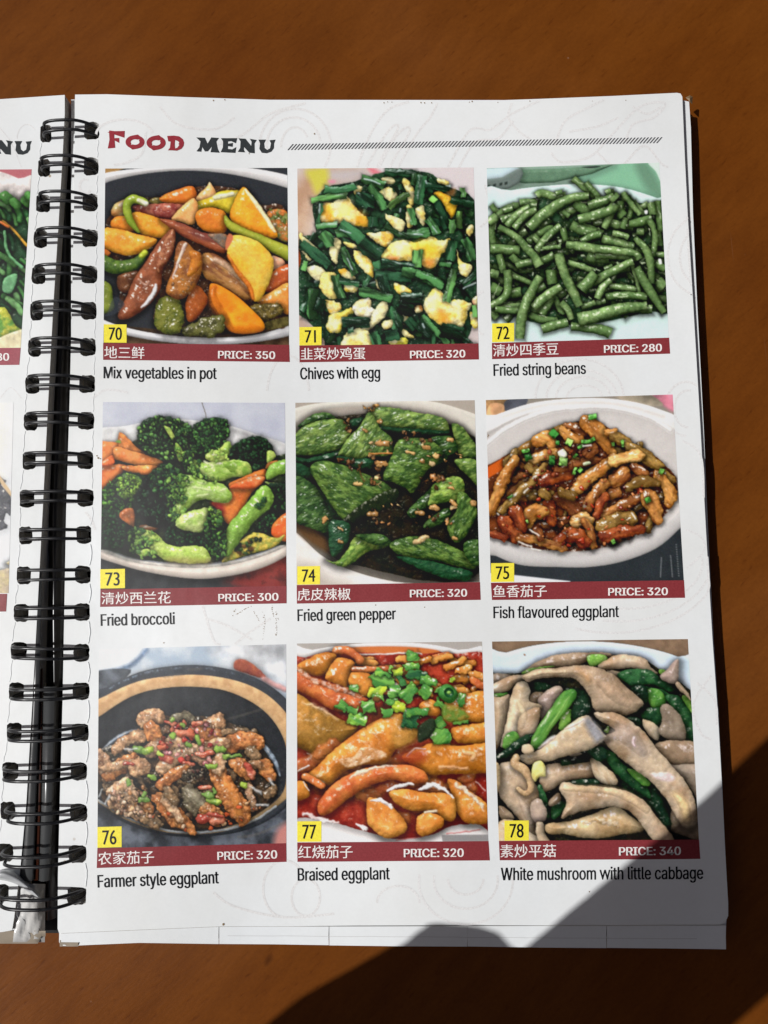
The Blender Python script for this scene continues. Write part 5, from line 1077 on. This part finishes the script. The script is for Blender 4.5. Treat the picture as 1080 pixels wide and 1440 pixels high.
# ================================================================ binding rings
def tube_verts(path, r, n=10):
    V = []; F = []; up = Vector((0, 1, 0))
    for i, p in enumerate(path):
        d = (path[min(i+1, len(path)-1)]-path[max(i-1, 0)]).normalized()
        s = d.cross(up)
        if s.length < .05: s = d.cross(Vector((1, 0, 0)))
        s.normalize(); u = s.cross(d)
        for k in range(n): a = 2*math.pi*k/n; V.append(p+s*r*math.cos(a)+u*r*math.sin(a))
    for i in range(len(path)-1):
        for k in range(n): F.append((i*n+k, i*n+(k+1) % n, (i+1)*n+(k+1) % n, (i+1)*n+k))
    F.append(tuple(range(n-1, -1, -1))); F.append(tuple((len(path)-1)*n+k for k in range(n)))
    return V, F
def smooth_path(P, n=5):
    a = crom(np.array([tuple(p) for p in P]), False, n); return [Vector(p) for p in a]
for i, ((a0, a1, ya), (b0, b1, yb)) in enumerate(zip(LH, RH)):
    tt = i/20; r = random.Random(100+i)
    H = .0046+.0040*tt
    ends = []
    for s, dy in ((0, -6.8), (1, 6.6)):
        jy = r.uniform(-.8, .8); jx = r.uniform(-1, 1)
        if i >= 18: jx += 6+3*s
        L = at(a0+6.5+jx, ya+dy+jy, 0); R = at(b1-5.5+r.uniform(-.6, .6), yb+dy*.95+r.uniform(-.6, .6)-(2 if i > 15 else 0), 0)
        P = []
        P.append(Vector((L.x+.0012, L.y, -.0078))); P.append(Vector((L.x+.0001, L.y, -.004)))
        for k in range(13):
            u = -1+2*k/12; x = (L.x+R.x)/2+(R.x-L.x)/2*(math.copysign(abs(u)**.8, u)); y = L.y+(R.y-L.y)*(x-L.x)/(R.x-L.x)
            z = H*((max(0, 1-abs(u)**3.0))**.6 if u < 0 else max(0, 1-abs(u)**1.9)**.9); P.append(Vector((x-.0008*(z/H)*max(0, -u), y, z-.0002)))
        P.append(Vector((R.x-.0001, R.y, -.004))); P.append(Vector((R.x-.0012, R.y, -.0078)))
        ends.append(P)
    # one bent wire: down through the right hole, over, into the left hole, across and back
    A, B = ends; midL = [(A[0]+B[0])/2+Vector((.0006, 0, -.0006))]
    path = smooth_path(list(reversed(A))+midL+B, 4)
    V, F = tube_verts(path, .00052, 10)
    obj('binding_ring', V, F, M['wire'], menu, True)

# creases running from hole to hole
for Hs, side in ((RH, 1), (LH, 0)):
    for i in range(20):
        (x0, x1, y), (u0, u1, v) = Hs[i], Hs[i+1]; r = random.Random(i*3+side)
        A = (x1-1, y+13) if side else (x0+1, y+13); B = (u1-1, v-13) if side else (u0+1, v-13)
        V = []; F = []; n = 9
        for k in range(n+1):
            t = k/n; x = A[0]+(B[0]-A[0])*t+(2.2*math.sin(t*math.pi) if (side and i > 9) else .6*math.sin(t*9+i))+r.uniform(-.3, .3); yy = A[1]+(B[1]-A[1])*t
            wd = .55 if not (side and i > 10) else 1.0
            V += [at(x-wd, yy, .00002), at(x, yy, .00002+wd*.00022), at(x+wd, yy, .00002)]
        for k in range(n): F += [(3*k, 3*k+3, 3*k+4, 3*k+1), (3*k+1, 3*k+4, 3*k+5, 3*k+2)]
        obj('crease', V, F, M['page2'], page_r if side else page_l)

# ================================================================ print on the pages
def quad_flat(name, q, z, mat, parent, n=1):
    V = [at(*p, z*2) for p in q]; return obj(name, V, [(3, 2, 1, 0)], mat, parent)
def curve_print(name, pts, w, z, mat, parent, closed=False):
    a = crom(np.array(pts), closed, 6); V = []; F = []
    if closed: a = np.vstack([a, a[:1]])
    for i in range(len(a)):
        d = a[min(i+1, len(a)-1)]-a[max(i-1, 0)]; l = math.hypot(*d)+1e-9; nx_, ny_ = -d[1]/l*w/2, d[0]/l*w/2
        V += [at(a[i][0]+nx_, a[i][1]+ny_, z), at(a[i][0]-nx_, a[i][1]-ny_, z)]
    for i in range(len(a)-1): F.append((2*i, 2*i+1, 2*i+3, 2*i+2))
    return V, F
# pale kitchen drawings in the background of the sheet
def ell(cx, cy, rx, ry, a0=0, a1=360, rot=0, n=16):
    out = []
    for k in range(n+1):
        a = math.radians(a0+(a1-a0)*k/n); x, y = rx*math.cos(a), ry*math.sin(a); c, s = math.cos(math.radians(rot)), math.sin(math.radians(rot))
        out.append((cx+x*c-y*s, cy+x*s+y*c))
    return out
W = []
W += [ell(415, 205, 50, 52, 180, 395), ell(413, 205, 38, 40, 170, 350), ell(415, 207, 20, 28, 180, 330), [(300, 205), (340, 190), (380, 160), (430, 135+10)], [(225, 150), (250, 175), (300, 182), (330, 165)]]
W += [[(502, 235), (520, 190), (545, 155), (575, 143)], [(515, 235), (535, 200), (552, 178), (560, 180), (540, 215), (530, 235)], [(533, 235), (555, 195), (570, 180), (576, 185), (556, 220), (548, 236)], [(560, 235), (585, 190), (605, 165), (615, 145)], [(630, 235), (655, 190), (670, 180), (690, 182), (720, 160), (760, 141)], [(645, 236), (668, 200), (700, 195), (722, 170)]]
W += [[(720, 145), (715, 165), (730, 185), (745, 195)], [(780, 205), (795, 170), (830, 150), (850, 140)], [(775, 215), (790, 228), (830, 220), (860, 190), (900, 150), (935, 145), (920, 165), (890, 175), (880, 200)], [(800, 185), (840, 178), (870, 165)], [(890, 150), (910, 160), (930, 150)], [(840, 215), (870, 235), (905, 205), (930, 230), (940, 235)]]
W += [ell(985, 360, 46, 55, 90, 275), ell(988, 362, 32, 40, 95, 270), ell(990, 364, 20, 26, 95, 270), ell(815, 560, 62, 55, 180, 355), ell(818, 562, 50, 42, 180, 350), ell(820, 560, 38, 30, 180, 350), ell(822, 560, 25, 18, 180, 350), ell(965, 575, 30, 38, 90, 300), ell(968, 575, 20, 26, 90, 280)]
W += [ell(860, 790, 150, 100, 0, 110), ell(870, 790, 130, 84, -5, 100), ell(880, 790, 108, 66, -5, 95), [(965, 745), (985, 755), (990, 775), (965, 800)], [(960, 620), (985, 640), (1000, 700)]]
W += [[(290, 870), (320, 880), (355, 900)], [(285, 852), (300, 900), (310, 906)], [(380, 870), (350, 890), (330, 906)], ell(405, 560, 30, 60, 190, 350), [(675, 320), (690, 300), (682, 260)], ell(680, 440, 14, 30, 90, 270)]
W += [ell(655, 1240, 66, 60, -10, 190), ell(655, 1238, 45, 40, -10, 190), ell(655, 1236, 25, 22, 0, 180), ell(400, 1250, 30, 40, 90, 330), ell(430, 1262, 20, 26, 0, 360), [(300, 1255), (330, 1275), (400, 1290), (470, 1285)], ell(560, 1270, 30, 24, 180, 360), [(1000, 950), (975, 990), (985, 1030), (1000, 1040)], [(980, 960), (1005, 985), (1008, 1020)], [(130, 560), (150, 548), (180, 552)], [(120, 720), (128, 730), (134, 745)], ell(175, 190, 40, 22, 180, 350), [(205, 185), (200, 215), (180, 228), (160, 232)], ell(120, 262, 8, 10, 30, 300)]
def edge_x(y): return 957+(y-135)*(1015-957)/965
for q, p in enumerate(W):
    p = [(min(a, edge_x(b)-1.5), b) for a, b in p]
    V, F = curve_print('p', p, 3.4, .000025+q*3e-7, None, None); obj('background_drawing', V, F, M['watermark'], page_r)
for p in ([(0, 180), (15, 200), (30, 235)], ell(38, 195, 14, 20, 180, 320), [(0, 560), (15, 545), (30, 560)]):
    V, F = curve_print('p', p, 1.4, .00003, None, None); obj('background_drawing', V, F, M['watermark'], page_l)
# brown grime below dish 73 and along the top edge
V = []; F = []; r = random.Random(77)
def speck(x, y, s, V, F):
    k = len(V); n = 5
    for a in range(n): V.append(at(x+s*r.uniform(.6, 1.2)*math.cos(a*1.256), y+s*r.uniform(.6, 1.2)*math.sin(a*1.256), .00005+k*2e-7))
    F.append(tuple(range(k+n-1, k-1, -1)))
for path in ([(355, 852), (345, 856), (336, 862), (327, 866)], [(332, 856), (328, 861)], [(357, 860), (362, 868), (366, 876)], [(368, 858), (372, 870), (371, 884), (370, 900)], [(382, 852), (383, 862), (388, 872), (389, 885), (388, 895)], [(388, 860), (391, 872)]):
    for i in range(len(path)-1):
        for q in range(9):
            t = r.random(); speck(path[i][0]+(path[i+1][0]-path[i][0])*t+r.uniform(-1, 1), path[i][1]+(path[i+1][1]-path[i][1])*t, r.uniform(.2, .75), V, F)
for x in [540, 545, 551, 592, 597, 607, 660, 664, 700, 745, 833, 880, 300, 316]: speck(x, 143.5-abs(x-590)*.012+r.uniform(0, 2), r.uniform(.5, 1.2), V, F)
for x, y, s in [(442, 188, 1.2), (138, 644, 1.6), (136, 641, 1), (314, 1300, 2), (829, 1254, 1.1), (528, 851, 1), (597, 854, .8), (388, 883, .8), (230, 904, 1), (687, 612, 1.2), (686, 614, .9), (141, 645, 1.1), (760, 680, .8), (350, 216, .8)]: speck(x, y, s, V, F)
tag(obj('grime', V, F, M['grime'], page_r), kind='stuff')

# ---- lettering
try: INTER = bpy.data.fonts.load(os.path.join(bpy.utils.system_resource('DATAFILES', path='fonts'), 'Inter.woff2'))
except Exception: INTER = None
def glyphs(txt, font, off=0.0, res=4):
    c = bpy.data.curves.new('t', 'FONT'); c.body = txt; c.resolution_u = res; c.offset = off
    if font:
        spare = c.font; c.font = font
        c.font_bold = spare                            # the w comes from the built-in face
        for i, ch in enumerate(txt):
            if ch == 'w': c.body_format[i].use_bold = c.body_format[i].use_small_caps = True
        c.small_caps_scale = .58
    o = bpy.data.objects.new('t', c); COL.objects.link(o); bpy.context.view_layer.update()
    me = bpy.data.meshes.new_from_object(o.evaluated_get(bpy.context.evaluated_depsgraph_get()))
    v = np.array([x.co[:2] for x in me.vertices]); f = [tuple(p.vertices) for p in me.polygons]
    bpy.data.objects.remove(o); bpy.data.curves.remove(c); bpy.data.meshes.remove(me); return v, f
CAP = {}
def lettering(name, txt, a, b, cap, mat, parent, font=None, off=0.0, thick=0.0, z=.00005, full=False):
    """text whose baseline runs from picture point a to b; cap: height in picture pixels"""
    v, f = glyphs(txt, font, off)
    key = (font.name if font else None, off)
    if key not in CAP: hv, _ = glyphs('H', font, off); CAP[key] = (hv[:, 1].max()-hv[:, 1].min(), hv[:, 1].min())
    ch, cb = CAP[key]
    if full: ch, cb = v[:, 1].max()-v[:, 1].min(), v[:, 1].min()
    x0, x1 = v[:, 0].min(), v[:, 0].max(); L = math.hypot(b[0]-a[0], b[1]-a[1]); ux, uy = (b[0]-a[0])/L, (b[1]-a[1])/L
    Vs = []; Fs = []
    for q, dx in enumerate((0,) if not thick else (-thick, 0, thick)):
        u = (v[:, 0]-x0)/(x1-x0)*(L-2*thick)+thick+dx; h = (v[:, 1]-cb)/ch*cap
        X = a[0]+u*ux+h*uy; Y = a[1]+u*uy-h*ux
        P = at_np(X, Y, z*2+q*.000006); k = len(Vs); Vs += [tuple(p) for p in P]; Fs += [tuple(i+k for i in g) for g in f]
    o = obj(name, Vs, Fs, mat, parent); return o
T = '''FOOD'''
GL = {'F': ('91 90 120 94 175 93 173 130 118 112 118 132 145 131 145 158 120 145 123 184 83 188 92 141 90 103 81 101 90 98',),
 'D': ('405 120 442 118 470 122 490 137 497 156 494 174 482 190 458 200 431 198 409 198 420 184 424 151 411 149', '448 142 464 148 471 156 466 164 471 169 460 184 448 188 446 164'),
 'M': ('563 128 610 130 624 162 645 128 686 131 672 150 680 190 690 211 640 208 648 176 626 203 610 204 595 180 590 206 564 203 580 182 586 150',),
 'E': ('697 132 785 132 778 160 752 148 735 150 735 162 762 158 760 179 735 175 734 190 758 193 780 180 775 212 695 208 707 182 708 150',),
 'N': ('792 133 830 135 861 174 863 152 853 135 891 142 879 160 880 214 850 211 822 180 821 195 828 209 788 206 801 186 803 150',),
 'U': ('900 140 941 140 931 160 934 185 948 196 963 187 968 160 960 143 993 140 985 160 984 186 970 205 945 214 918 211 905 190 909 160',)}
def ring_o(cx, cy, rx, ry, ix, iy, tw):
    out = []; inn = []
    for k in range(24):
        a = k/24*2*math.pi; e = 1.0
        if k in (6, 18): e = 1.03
        if k in (19, 7): e = 1.14
        out.append((cx+rx*e*math.cos(a), cy+ry*e*math.sin(a)))
        e = 1.0
        if k in (21, 9): e = 1.4
        inn.append((cx+tw+ix*e*math.cos(a), cy+iy*e*math.sin(a)))
    return out, inn
def P2(t): v = [float(x) for x in t.split()]; return [(v[i], v[i+1]) for i in range(0, len(v), 2)]
def title(name, specs, mat, parent, ox=130.0, oy=160.0, z=.00005):
    V = []; F = []
    for loops in specs:
        v, f = tri2d(loops[0], loops[1:]); k = len(V)
        V += [at(ox+p.x/3.857, oy+p.y/3.857, z*2) for p in v]; F += [tuple(reversed([i+k for i in g])) for g in f]
    return obj(name, V, F, mat, parent)
o1 = ring_o(231, 153, 52, 37, 24, 15, 0); o2 = ring_o(345, 157, 52, 38, 24, 15, 0)
title('title_word', [[P2(x) for x in GL['F']], list(o1), list(o2), [P2(x) for x in GL['D']]], M['darkred'], page_r)['label'] = 'the word FOOD in red brush lettering'
title('title_word', [[P2(GL[c][0])] for c in 'MENU'], M['title'], page_r)['label'] = 'the word MENU in charcoal brush lettering'
title('title_word', [[P2(GL[c][0])] for c in 'MENU'], M['title'], page_l, ox=130-343, oy=162.0)['label'] = 'the end of the word MENU on the facing page'
V = []; F = []
n = 111
for k in range(n):
    x = 404+518.5*k/(n-1); y = 211-9.8*(k/(n-1)); q = [(x, y), (x+1.9, y), (x+9.2, y-8.4), (x+7.3, y-8.4)]; i = len(V)
    V += [at(*p, .0001) for p in q]; F.append((i, i+1, i+2, i+3))
obj('hatched_rule', V, F, M['hatch'], page_r)

# ---- pictures, bands, tags, captions
def picture(P, q, parent, label):
    """grid of print dots over the picture's four corners, each carrying its ink colour"""
    (ax, ay), (bx, by), (cx, cy), (dx, dy) = q
    nu = int(max(bx-ax, cx-dx)*1.0); nv = int(max(dy-ay, cy-by)*1.0)
    u, v = np.meshgrid(np.linspace(0, 1, nu), np.linspace(0, 1, nv)); u = u.ravel(); v = v.ravel()
    X = (ax*(1-u)+bx*u)*(1-v)+(dx*(1-u)+cx*u)*v; Y = (ay*(1-u)+by*u)*(1-v)+(dy*(1-u)+cy*u)*v
    co = at_np(X, Y, .00006).astype(np.float32)
    me = bpy.data.meshes.new('dish_picture'); me.vertices.add(nu*nv); me.vertices.foreach_set('co', co.ravel())
    i, j = np.meshgrid(np.arange(nu-1), np.arange(nv-1)); k = (j*nu+i).ravel()
    idx = np.stack([k, k+nu, k+nu+1, k+1], 1).astype(np.int32); nf = len(idx)
    me.loops.add(nf*4); me.loops.foreach_set('vertex_index', idx.ravel()); me.polygons.add(nf)
    me.polygons.foreach_set('loop_start', np.arange(nf, dtype=np.int32)*4); me.update(calc_edges=True)
    c = P.sample(X, Y); g = c.mean(1, keepdims=True); c = np.clip(g+(c-g)*1.02, 0, 1)**.93*.99; c = np.where(c <= .04045, c/12.92, ((c+.055)/1.055)**2.4)
    c = np.clip(c*INK_K-INK_B, .003, .84)
    a = me.color_attributes.new('ink', 'FLOAT_COLOR', 'POINT')
    a.data.foreach_set('color', np.column_stack([c, np.ones(len(c))]).astype(np.float32).ravel())
    me.materials.append(M['pic']); o = bpy.data.objects.new('dish_picture', me); COL.objects.link(o); o.parent = parent; o['label'] = label
    return o
INK_K, INK_B = 1.10, .010
ITEMS = [
 (pic70, [(148, 237), (404, 236), (406.5, 485), (145.5, 482.5)], [(145, 482.5), (406.7, 485), (407.5, 509), (145, 506)], (146, 178, 456, 482), '70', '地三鲜', (146.5, 504), (203, 504.7), '350', (306.5, 504), (387, 504.8), 'Mix vegetables in pot', (145.5, 532), (304.5, 533), 'printed picture of potato, aubergine and green pepper in a dark dish, numbered 70'),
 (pic71, [(418, 237), (666, 235.5), (673, 483), (421, 486)], [(421, 486), (673, 483), (673.5, 505.5), (421.3, 509.5)], (421, 452, 460, 486), '71', '韭菜炒鸡蛋', (423, 506.5), (514, 505.3), '320', (576.6, 504), (654.5, 502.5), 'Chives with egg', (422, 533.5), (534.5, 532), 'printed picture of dark chives with yellow egg, numbered 71'),
 (pic72, [(684.5, 236.6), (927, 228.7), (940.6, 475), (691.7, 482.3)], [(691.7, 482.3), (941, 474.8), (942.4, 497.3), (692, 505)], (692, 723, 455, 481.6), '72', '清炒四季豆', (693.5, 501.5), (785.5, 499), '280', (849.4, 496.2), (931, 494), 'Fried string beans', (694, 528.7), (824, 525.7), 'printed picture of heaped green string beans on a plate, numbered 72'),
 (pic73, [(144.7, 565.3), (400.6, 566.5), (403, 824), (141.2, 829)], [(141.2, 829), (403, 824), (403, 848.5), (140.8, 853.5)], (141, 175.7, 800.5, 828), '73', '清炒西兰花', (142.7, 850), (240.4, 848.6), '300', (307, 845.9), (391.7, 844.4), 'Fried broccoli', (141.6, 880.3), (245.8, 877.8), 'printed picture of broccoli with carrot in a white bowl, numbered 73'),
 (pic74, [(415.3, 566.4), (667.5, 562.8), (674.5, 818.6), (417.2, 822.8)], [(417.2, 822.8), (675, 818.6), (676, 843.6), (417.5, 848.9)], (418, 450, 796.4, 822.5), '74', '虎皮辣椒', (418.3, 844.7), (493, 843.6), '320', (576.4, 840), (657, 838.8), 'Fried green pepper', (418.3, 873.5), (556.7, 871), 'printed picture of fried green peppers with garlic, numbered 74'),
 (pic75, [(683.3, 562.6), (945.9, 554.8), (961.6, 816), (690.3, 819.5)], [(690.3, 819.5), (962, 816), (963.4, 840.7), (691.9, 843.8)], (690.5, 723, 792, 818.8), '75', '鱼香茄子', (693.4, 840.2), (769, 839.4), '320', (855.3, 837.5), (939.3, 836.8), 'Fish flavoured eggplant', (693.8, 869.5), (870.4, 867.8), 'printed picture of glossy aubergine strips in a white bowl, numbered 75'),
 (pic76, [(139, 912.8), (402.3, 906), (402.7, 1185.7), (137, 1193)], [(136.9, 1193), (402.6, 1185.7), (403, 1212), (136, 1220.7)], (137, 171, 1163, 1192.5), '76', '农家茄子', (138.2, 1216.5), (217, 1214), '320', (305.7, 1209.5), (390, 1207.2), 'Farmer style eggplant', (137.3, 1248.3), (307.7, 1242.3), 'printed picture of aubergine with chilli in a black clay pot, numbered 76'),
 (pic77, [(417.5, 905), (677.8, 902.2), (686.7, 1182.8), (418, 1184.7)], [(418, 1184.7), (687, 1182.8), (688.9, 1210), (418.3, 1212)], (418, 452, 1155, 1184.2), '77', '红烧茄子', (419.4, 1207.5), (496, 1206.8), '320', (567.8, 1205.5), (652.2, 1204.8), 'Braised eggplant', (418.6, 1238.6), (548, 1236.8), 'printed picture of braised aubergine in red sauce with spring onion, numbered 77'),
 (pic78, [(691.9, 902.2), (967.3, 898.7), (982.8, 1180.7), (701.6, 1182.6)], [(701.6, 1182.6), (983, 1180.7), (984.8, 1207.9), (702.8, 1209.8)], (709.4, 743.6, 1154, 1182.4), '78', '素炒平菇', (703.6, 1206), (782, 1205.4), '340', (870.4, 1203), (957.6, 1202.2), 'White mushroom with little cabbage', (704.3, 1238), (989, 1236), 'printed picture of pale oyster mushrooms with dark greens, numbered 78'),
]
for fn, q, bar, tg, num, cjk, ca, cb_, pr, pa, pb, cap, ta, tb, lab in ITEMS:
    picture(fn(), q, page_r, lab)
    quad_flat('price_band', bar, .00004, M['red'], page_r)
    x0, x1, y0, y1 = tg; sl_ = (bar[1][1]-bar[0][1])/(bar[1][0]-bar[0][0]); w_ = x1-x0
    quad_flat('number_tag', [(x0, y0), (x1, y0+sl_*w_), (x1, y1+sl_*w_-.3), (x0, y1-.3)], .00006, M['yellow'], page_r)
    hgt = (y1-y0)*.67; by_ = y0+(y1-y0)*.84; fx = .58 if '1' not in num else .50; c = (x0+x1)/2
    lettering('dish_number', num, (c-w_*fx/2, by_), (c+w_*fx/2, by_+sl_*w_*fx), hgt, M['black'], page_r, None, 0, .32, z=.00008)
    n_ch = len(cjk); lettering('dish_name', cjk, ca, cb_, 17.2 if ca[1] < 860 else 18.4, M['white'], page_r, None, 0, .18, z=.00007, full=True)
    lettering('price', 'PRICE: '+pr, pa, pb, 10.6 if pa[1] < 860 else 11.6, M['white'], page_r, INTER, 0, .55, z=.00007)
    lettering('dish_caption', cap, ta, tb, 16.5 if ta[1] < 900 else 17.6, M['black'], page_r, INTER, 0, .46, z=.00005)
picture(picleft(0), [(-200, 240), (44.5, 238), (29, 489), (-214, 492)], page_l, 'printed picture of leafy greens on the facing page')
quad_flat('price_band', [(-214, 492), (29, 489), (27, 513), (-216, 516)], .00004, M['pinkred'], page_l)
lettering('price', 'PRICE: 280', (-67, 508), (13, 507), 10.4, M['white'], page_l, INTER, 0, .55, z=.00007)
picture(picleft(1), [(-225, 568), (19, 566), (12, 834), (-238, 838)], page_l, 'printed picture with a dark pan on the facing page')
quad_flat('price_band', [(-238, 838), (10, 835), (8.5, 860), (-240, 864)], .00004, M['red'], page_l)

# ================================================================ the photographer's phone and hands, above the table and out of view
def capsule_mesh(parts, name, mat, parent, vox=.0028):
    bm = bmesh.new()
    for (p, r1, q, r2) in parts:
        p, q = Vector(p), Vector(q); n = max(2, int((q-p).length/(min(r1, r2)*.35))+1)
        for k in range(n+1):
            t = k/n; bmesh.ops.create_icosphere(bm, subdivisions=2, radius=r1+(r2-r1)*t, matrix=Matrix.Translation(p.lerp(q, t)))
    me = bpy.data.meshes.new(name); bm.to_mesh(me); bm.free(); me.materials.append(mat)
    o = bpy.data.objects.new(name, me); COL.objects.link(o)
    if parent: o.parent = parent; o.matrix_parent_inverse = Matrix.Translation(-world_loc(parent))
    m = o.modifiers.new('skin', 'REMESH'); m.mode = 'VOXEL'; m.voxel_size = vox; m.use_smooth_shade = True
    s = o.modifiers.new('smooth', 'SMOOTH'); s.iterations = 4
    return o
K = 1/4300.0
def lift(X, Y, z):
    """the point at height z whose shadow falls where X, Y is seen on the sheet"""
    p = at(X, Y, 0); return p-TR*(z/-TR.z)*1.0 if False else Vector((p.x-TR.x*(z/-TR.z), p.y-TR.y*(z/-TR.z), z))
person = empty('person', (-.12, -.30, 0.20))
tag(person, 'photographer in dark sleeves holding a phone above the menu, out of view', 'person')
A = []
def cap(a, ra, za, b, rb, zb): A.append((lift(*a, za), ra*K, lift(*b, zb), rb*K))
cap((1320, 1000), 124, .245, (1100, 1218), 130, .225)
cap((1100, 1218), 130, .225, (846, 1432), 130, .205); cap((846, 1432), 130, .205, (620, 1640), 136, .19)
cap((640, 1640), 130, .19, (300, 1950), 150, .17)
hand_l = [(lift(1320, 1010, .245), 100*K, lift(1200, 1120, .238), 118*K)]
B = []
capB = lambda a, ra, za, b, rb, zb: B.append((lift(*a, za), ra*K, lift(*b, zb), rb*K))
capB((636, 1416), 102, .2, (455, 1542), 120, .19); capB((455, 1542), 120, .19, (220, 1745), 125, .18); capB((220, 1745), 125, .18, (-150, 2020), 140, .17)
capB((668, 1345), 36, .205, (615, 1345), 42, .205); capB((602, 1299), 9, .205, (622, 1340), 38, .205); capB((622, 1322), 26, .205, (678, 1326), 26, .205); capB((655, 1350), 40, .205, (640, 1418), 90, .2); capB((670, 1352), 38, .205, (760, 1440), 60, .2)
body = capsule_mesh(A+B, 'sleeves', M['sleeve'], person, .0035)
F5 = []
base = lift(1320, 1010, .245)
for k, (dx, dy, l) in enumerate(((0, .010, .042), (.004, -.008, .048), (.004, -.026, .045), (0, -.042, .036))):
    p0 = base+Vector((.0, dy-.01, .0)); p1 = p0+Vector((.022, .004, .016)); p2 = p1+Vector((.02+dx, .006, .004)); F5 += [(p0, .0085, p1, .0080), (p1, .0080, p2, .0072)]
F5.append((base+Vector((-.01, .012, -.004)), .011, base+Vector((.004, .034, .014)), .0095)); F5.append((base+Vector((.004, .034, .014)), .0095, base+Vector((.026, .040, .020)), .0085))
F5.append((base+Vector((0, 0, -.002)), .020, base+Vector((-.012, -.022, -.006)), .021))
capsule_mesh(F5, 'hand', M['skin'], person, .0022)
# phone: its lens is where the picture is taken from
ph = empty('smartphone', (CL.x+.012, CL.y-.055, CL.z+.006))
tag(ph, 'dark smartphone held level above the menu to take the picture', 'phone')
def rbox(name, cx, cy, cz, sx, sy, sz, rad, mat, parent):
    bm = bmesh.new(); bmesh.ops.create_cube(bm, size=1)
    for v in bm.verts: v.co = Vector((cx+v.co.x*sx, cy+v.co.y*sy, cz+v.co.z*sz))
    bmesh.ops.bevel(bm, geom=[e for e in bm.edges if abs((e.verts[0].co-e.verts[1].co).z) > sz*.5], offset=rad, segments=5, affect='EDGES')
    me = bpy.data.meshes.new(name); bm.to_mesh(me); bm.free(); me.materials.append(mat)
    o = bpy.data.objects.new(name, me); COL.objects.link(o); o.parent = parent; o.matrix_parent_inverse = Matrix.Translation(-Vector(parent.location)); return o
rbox('phone_body', CL.x+.018, CL.y-.058, CL.z+.012, .072, .148, .008, .009, M['phone'], ph)
rbox('screen', CL.x+.018, CL.y-.058, CL.z+.0163, .067, .143, .0008, .008, M['glass'], ph)
rbox('camera_bump', CL.x-.002, CL.y-.004, CL.z+.0072, .026, .030, .0016, .006, M['phone'], ph)
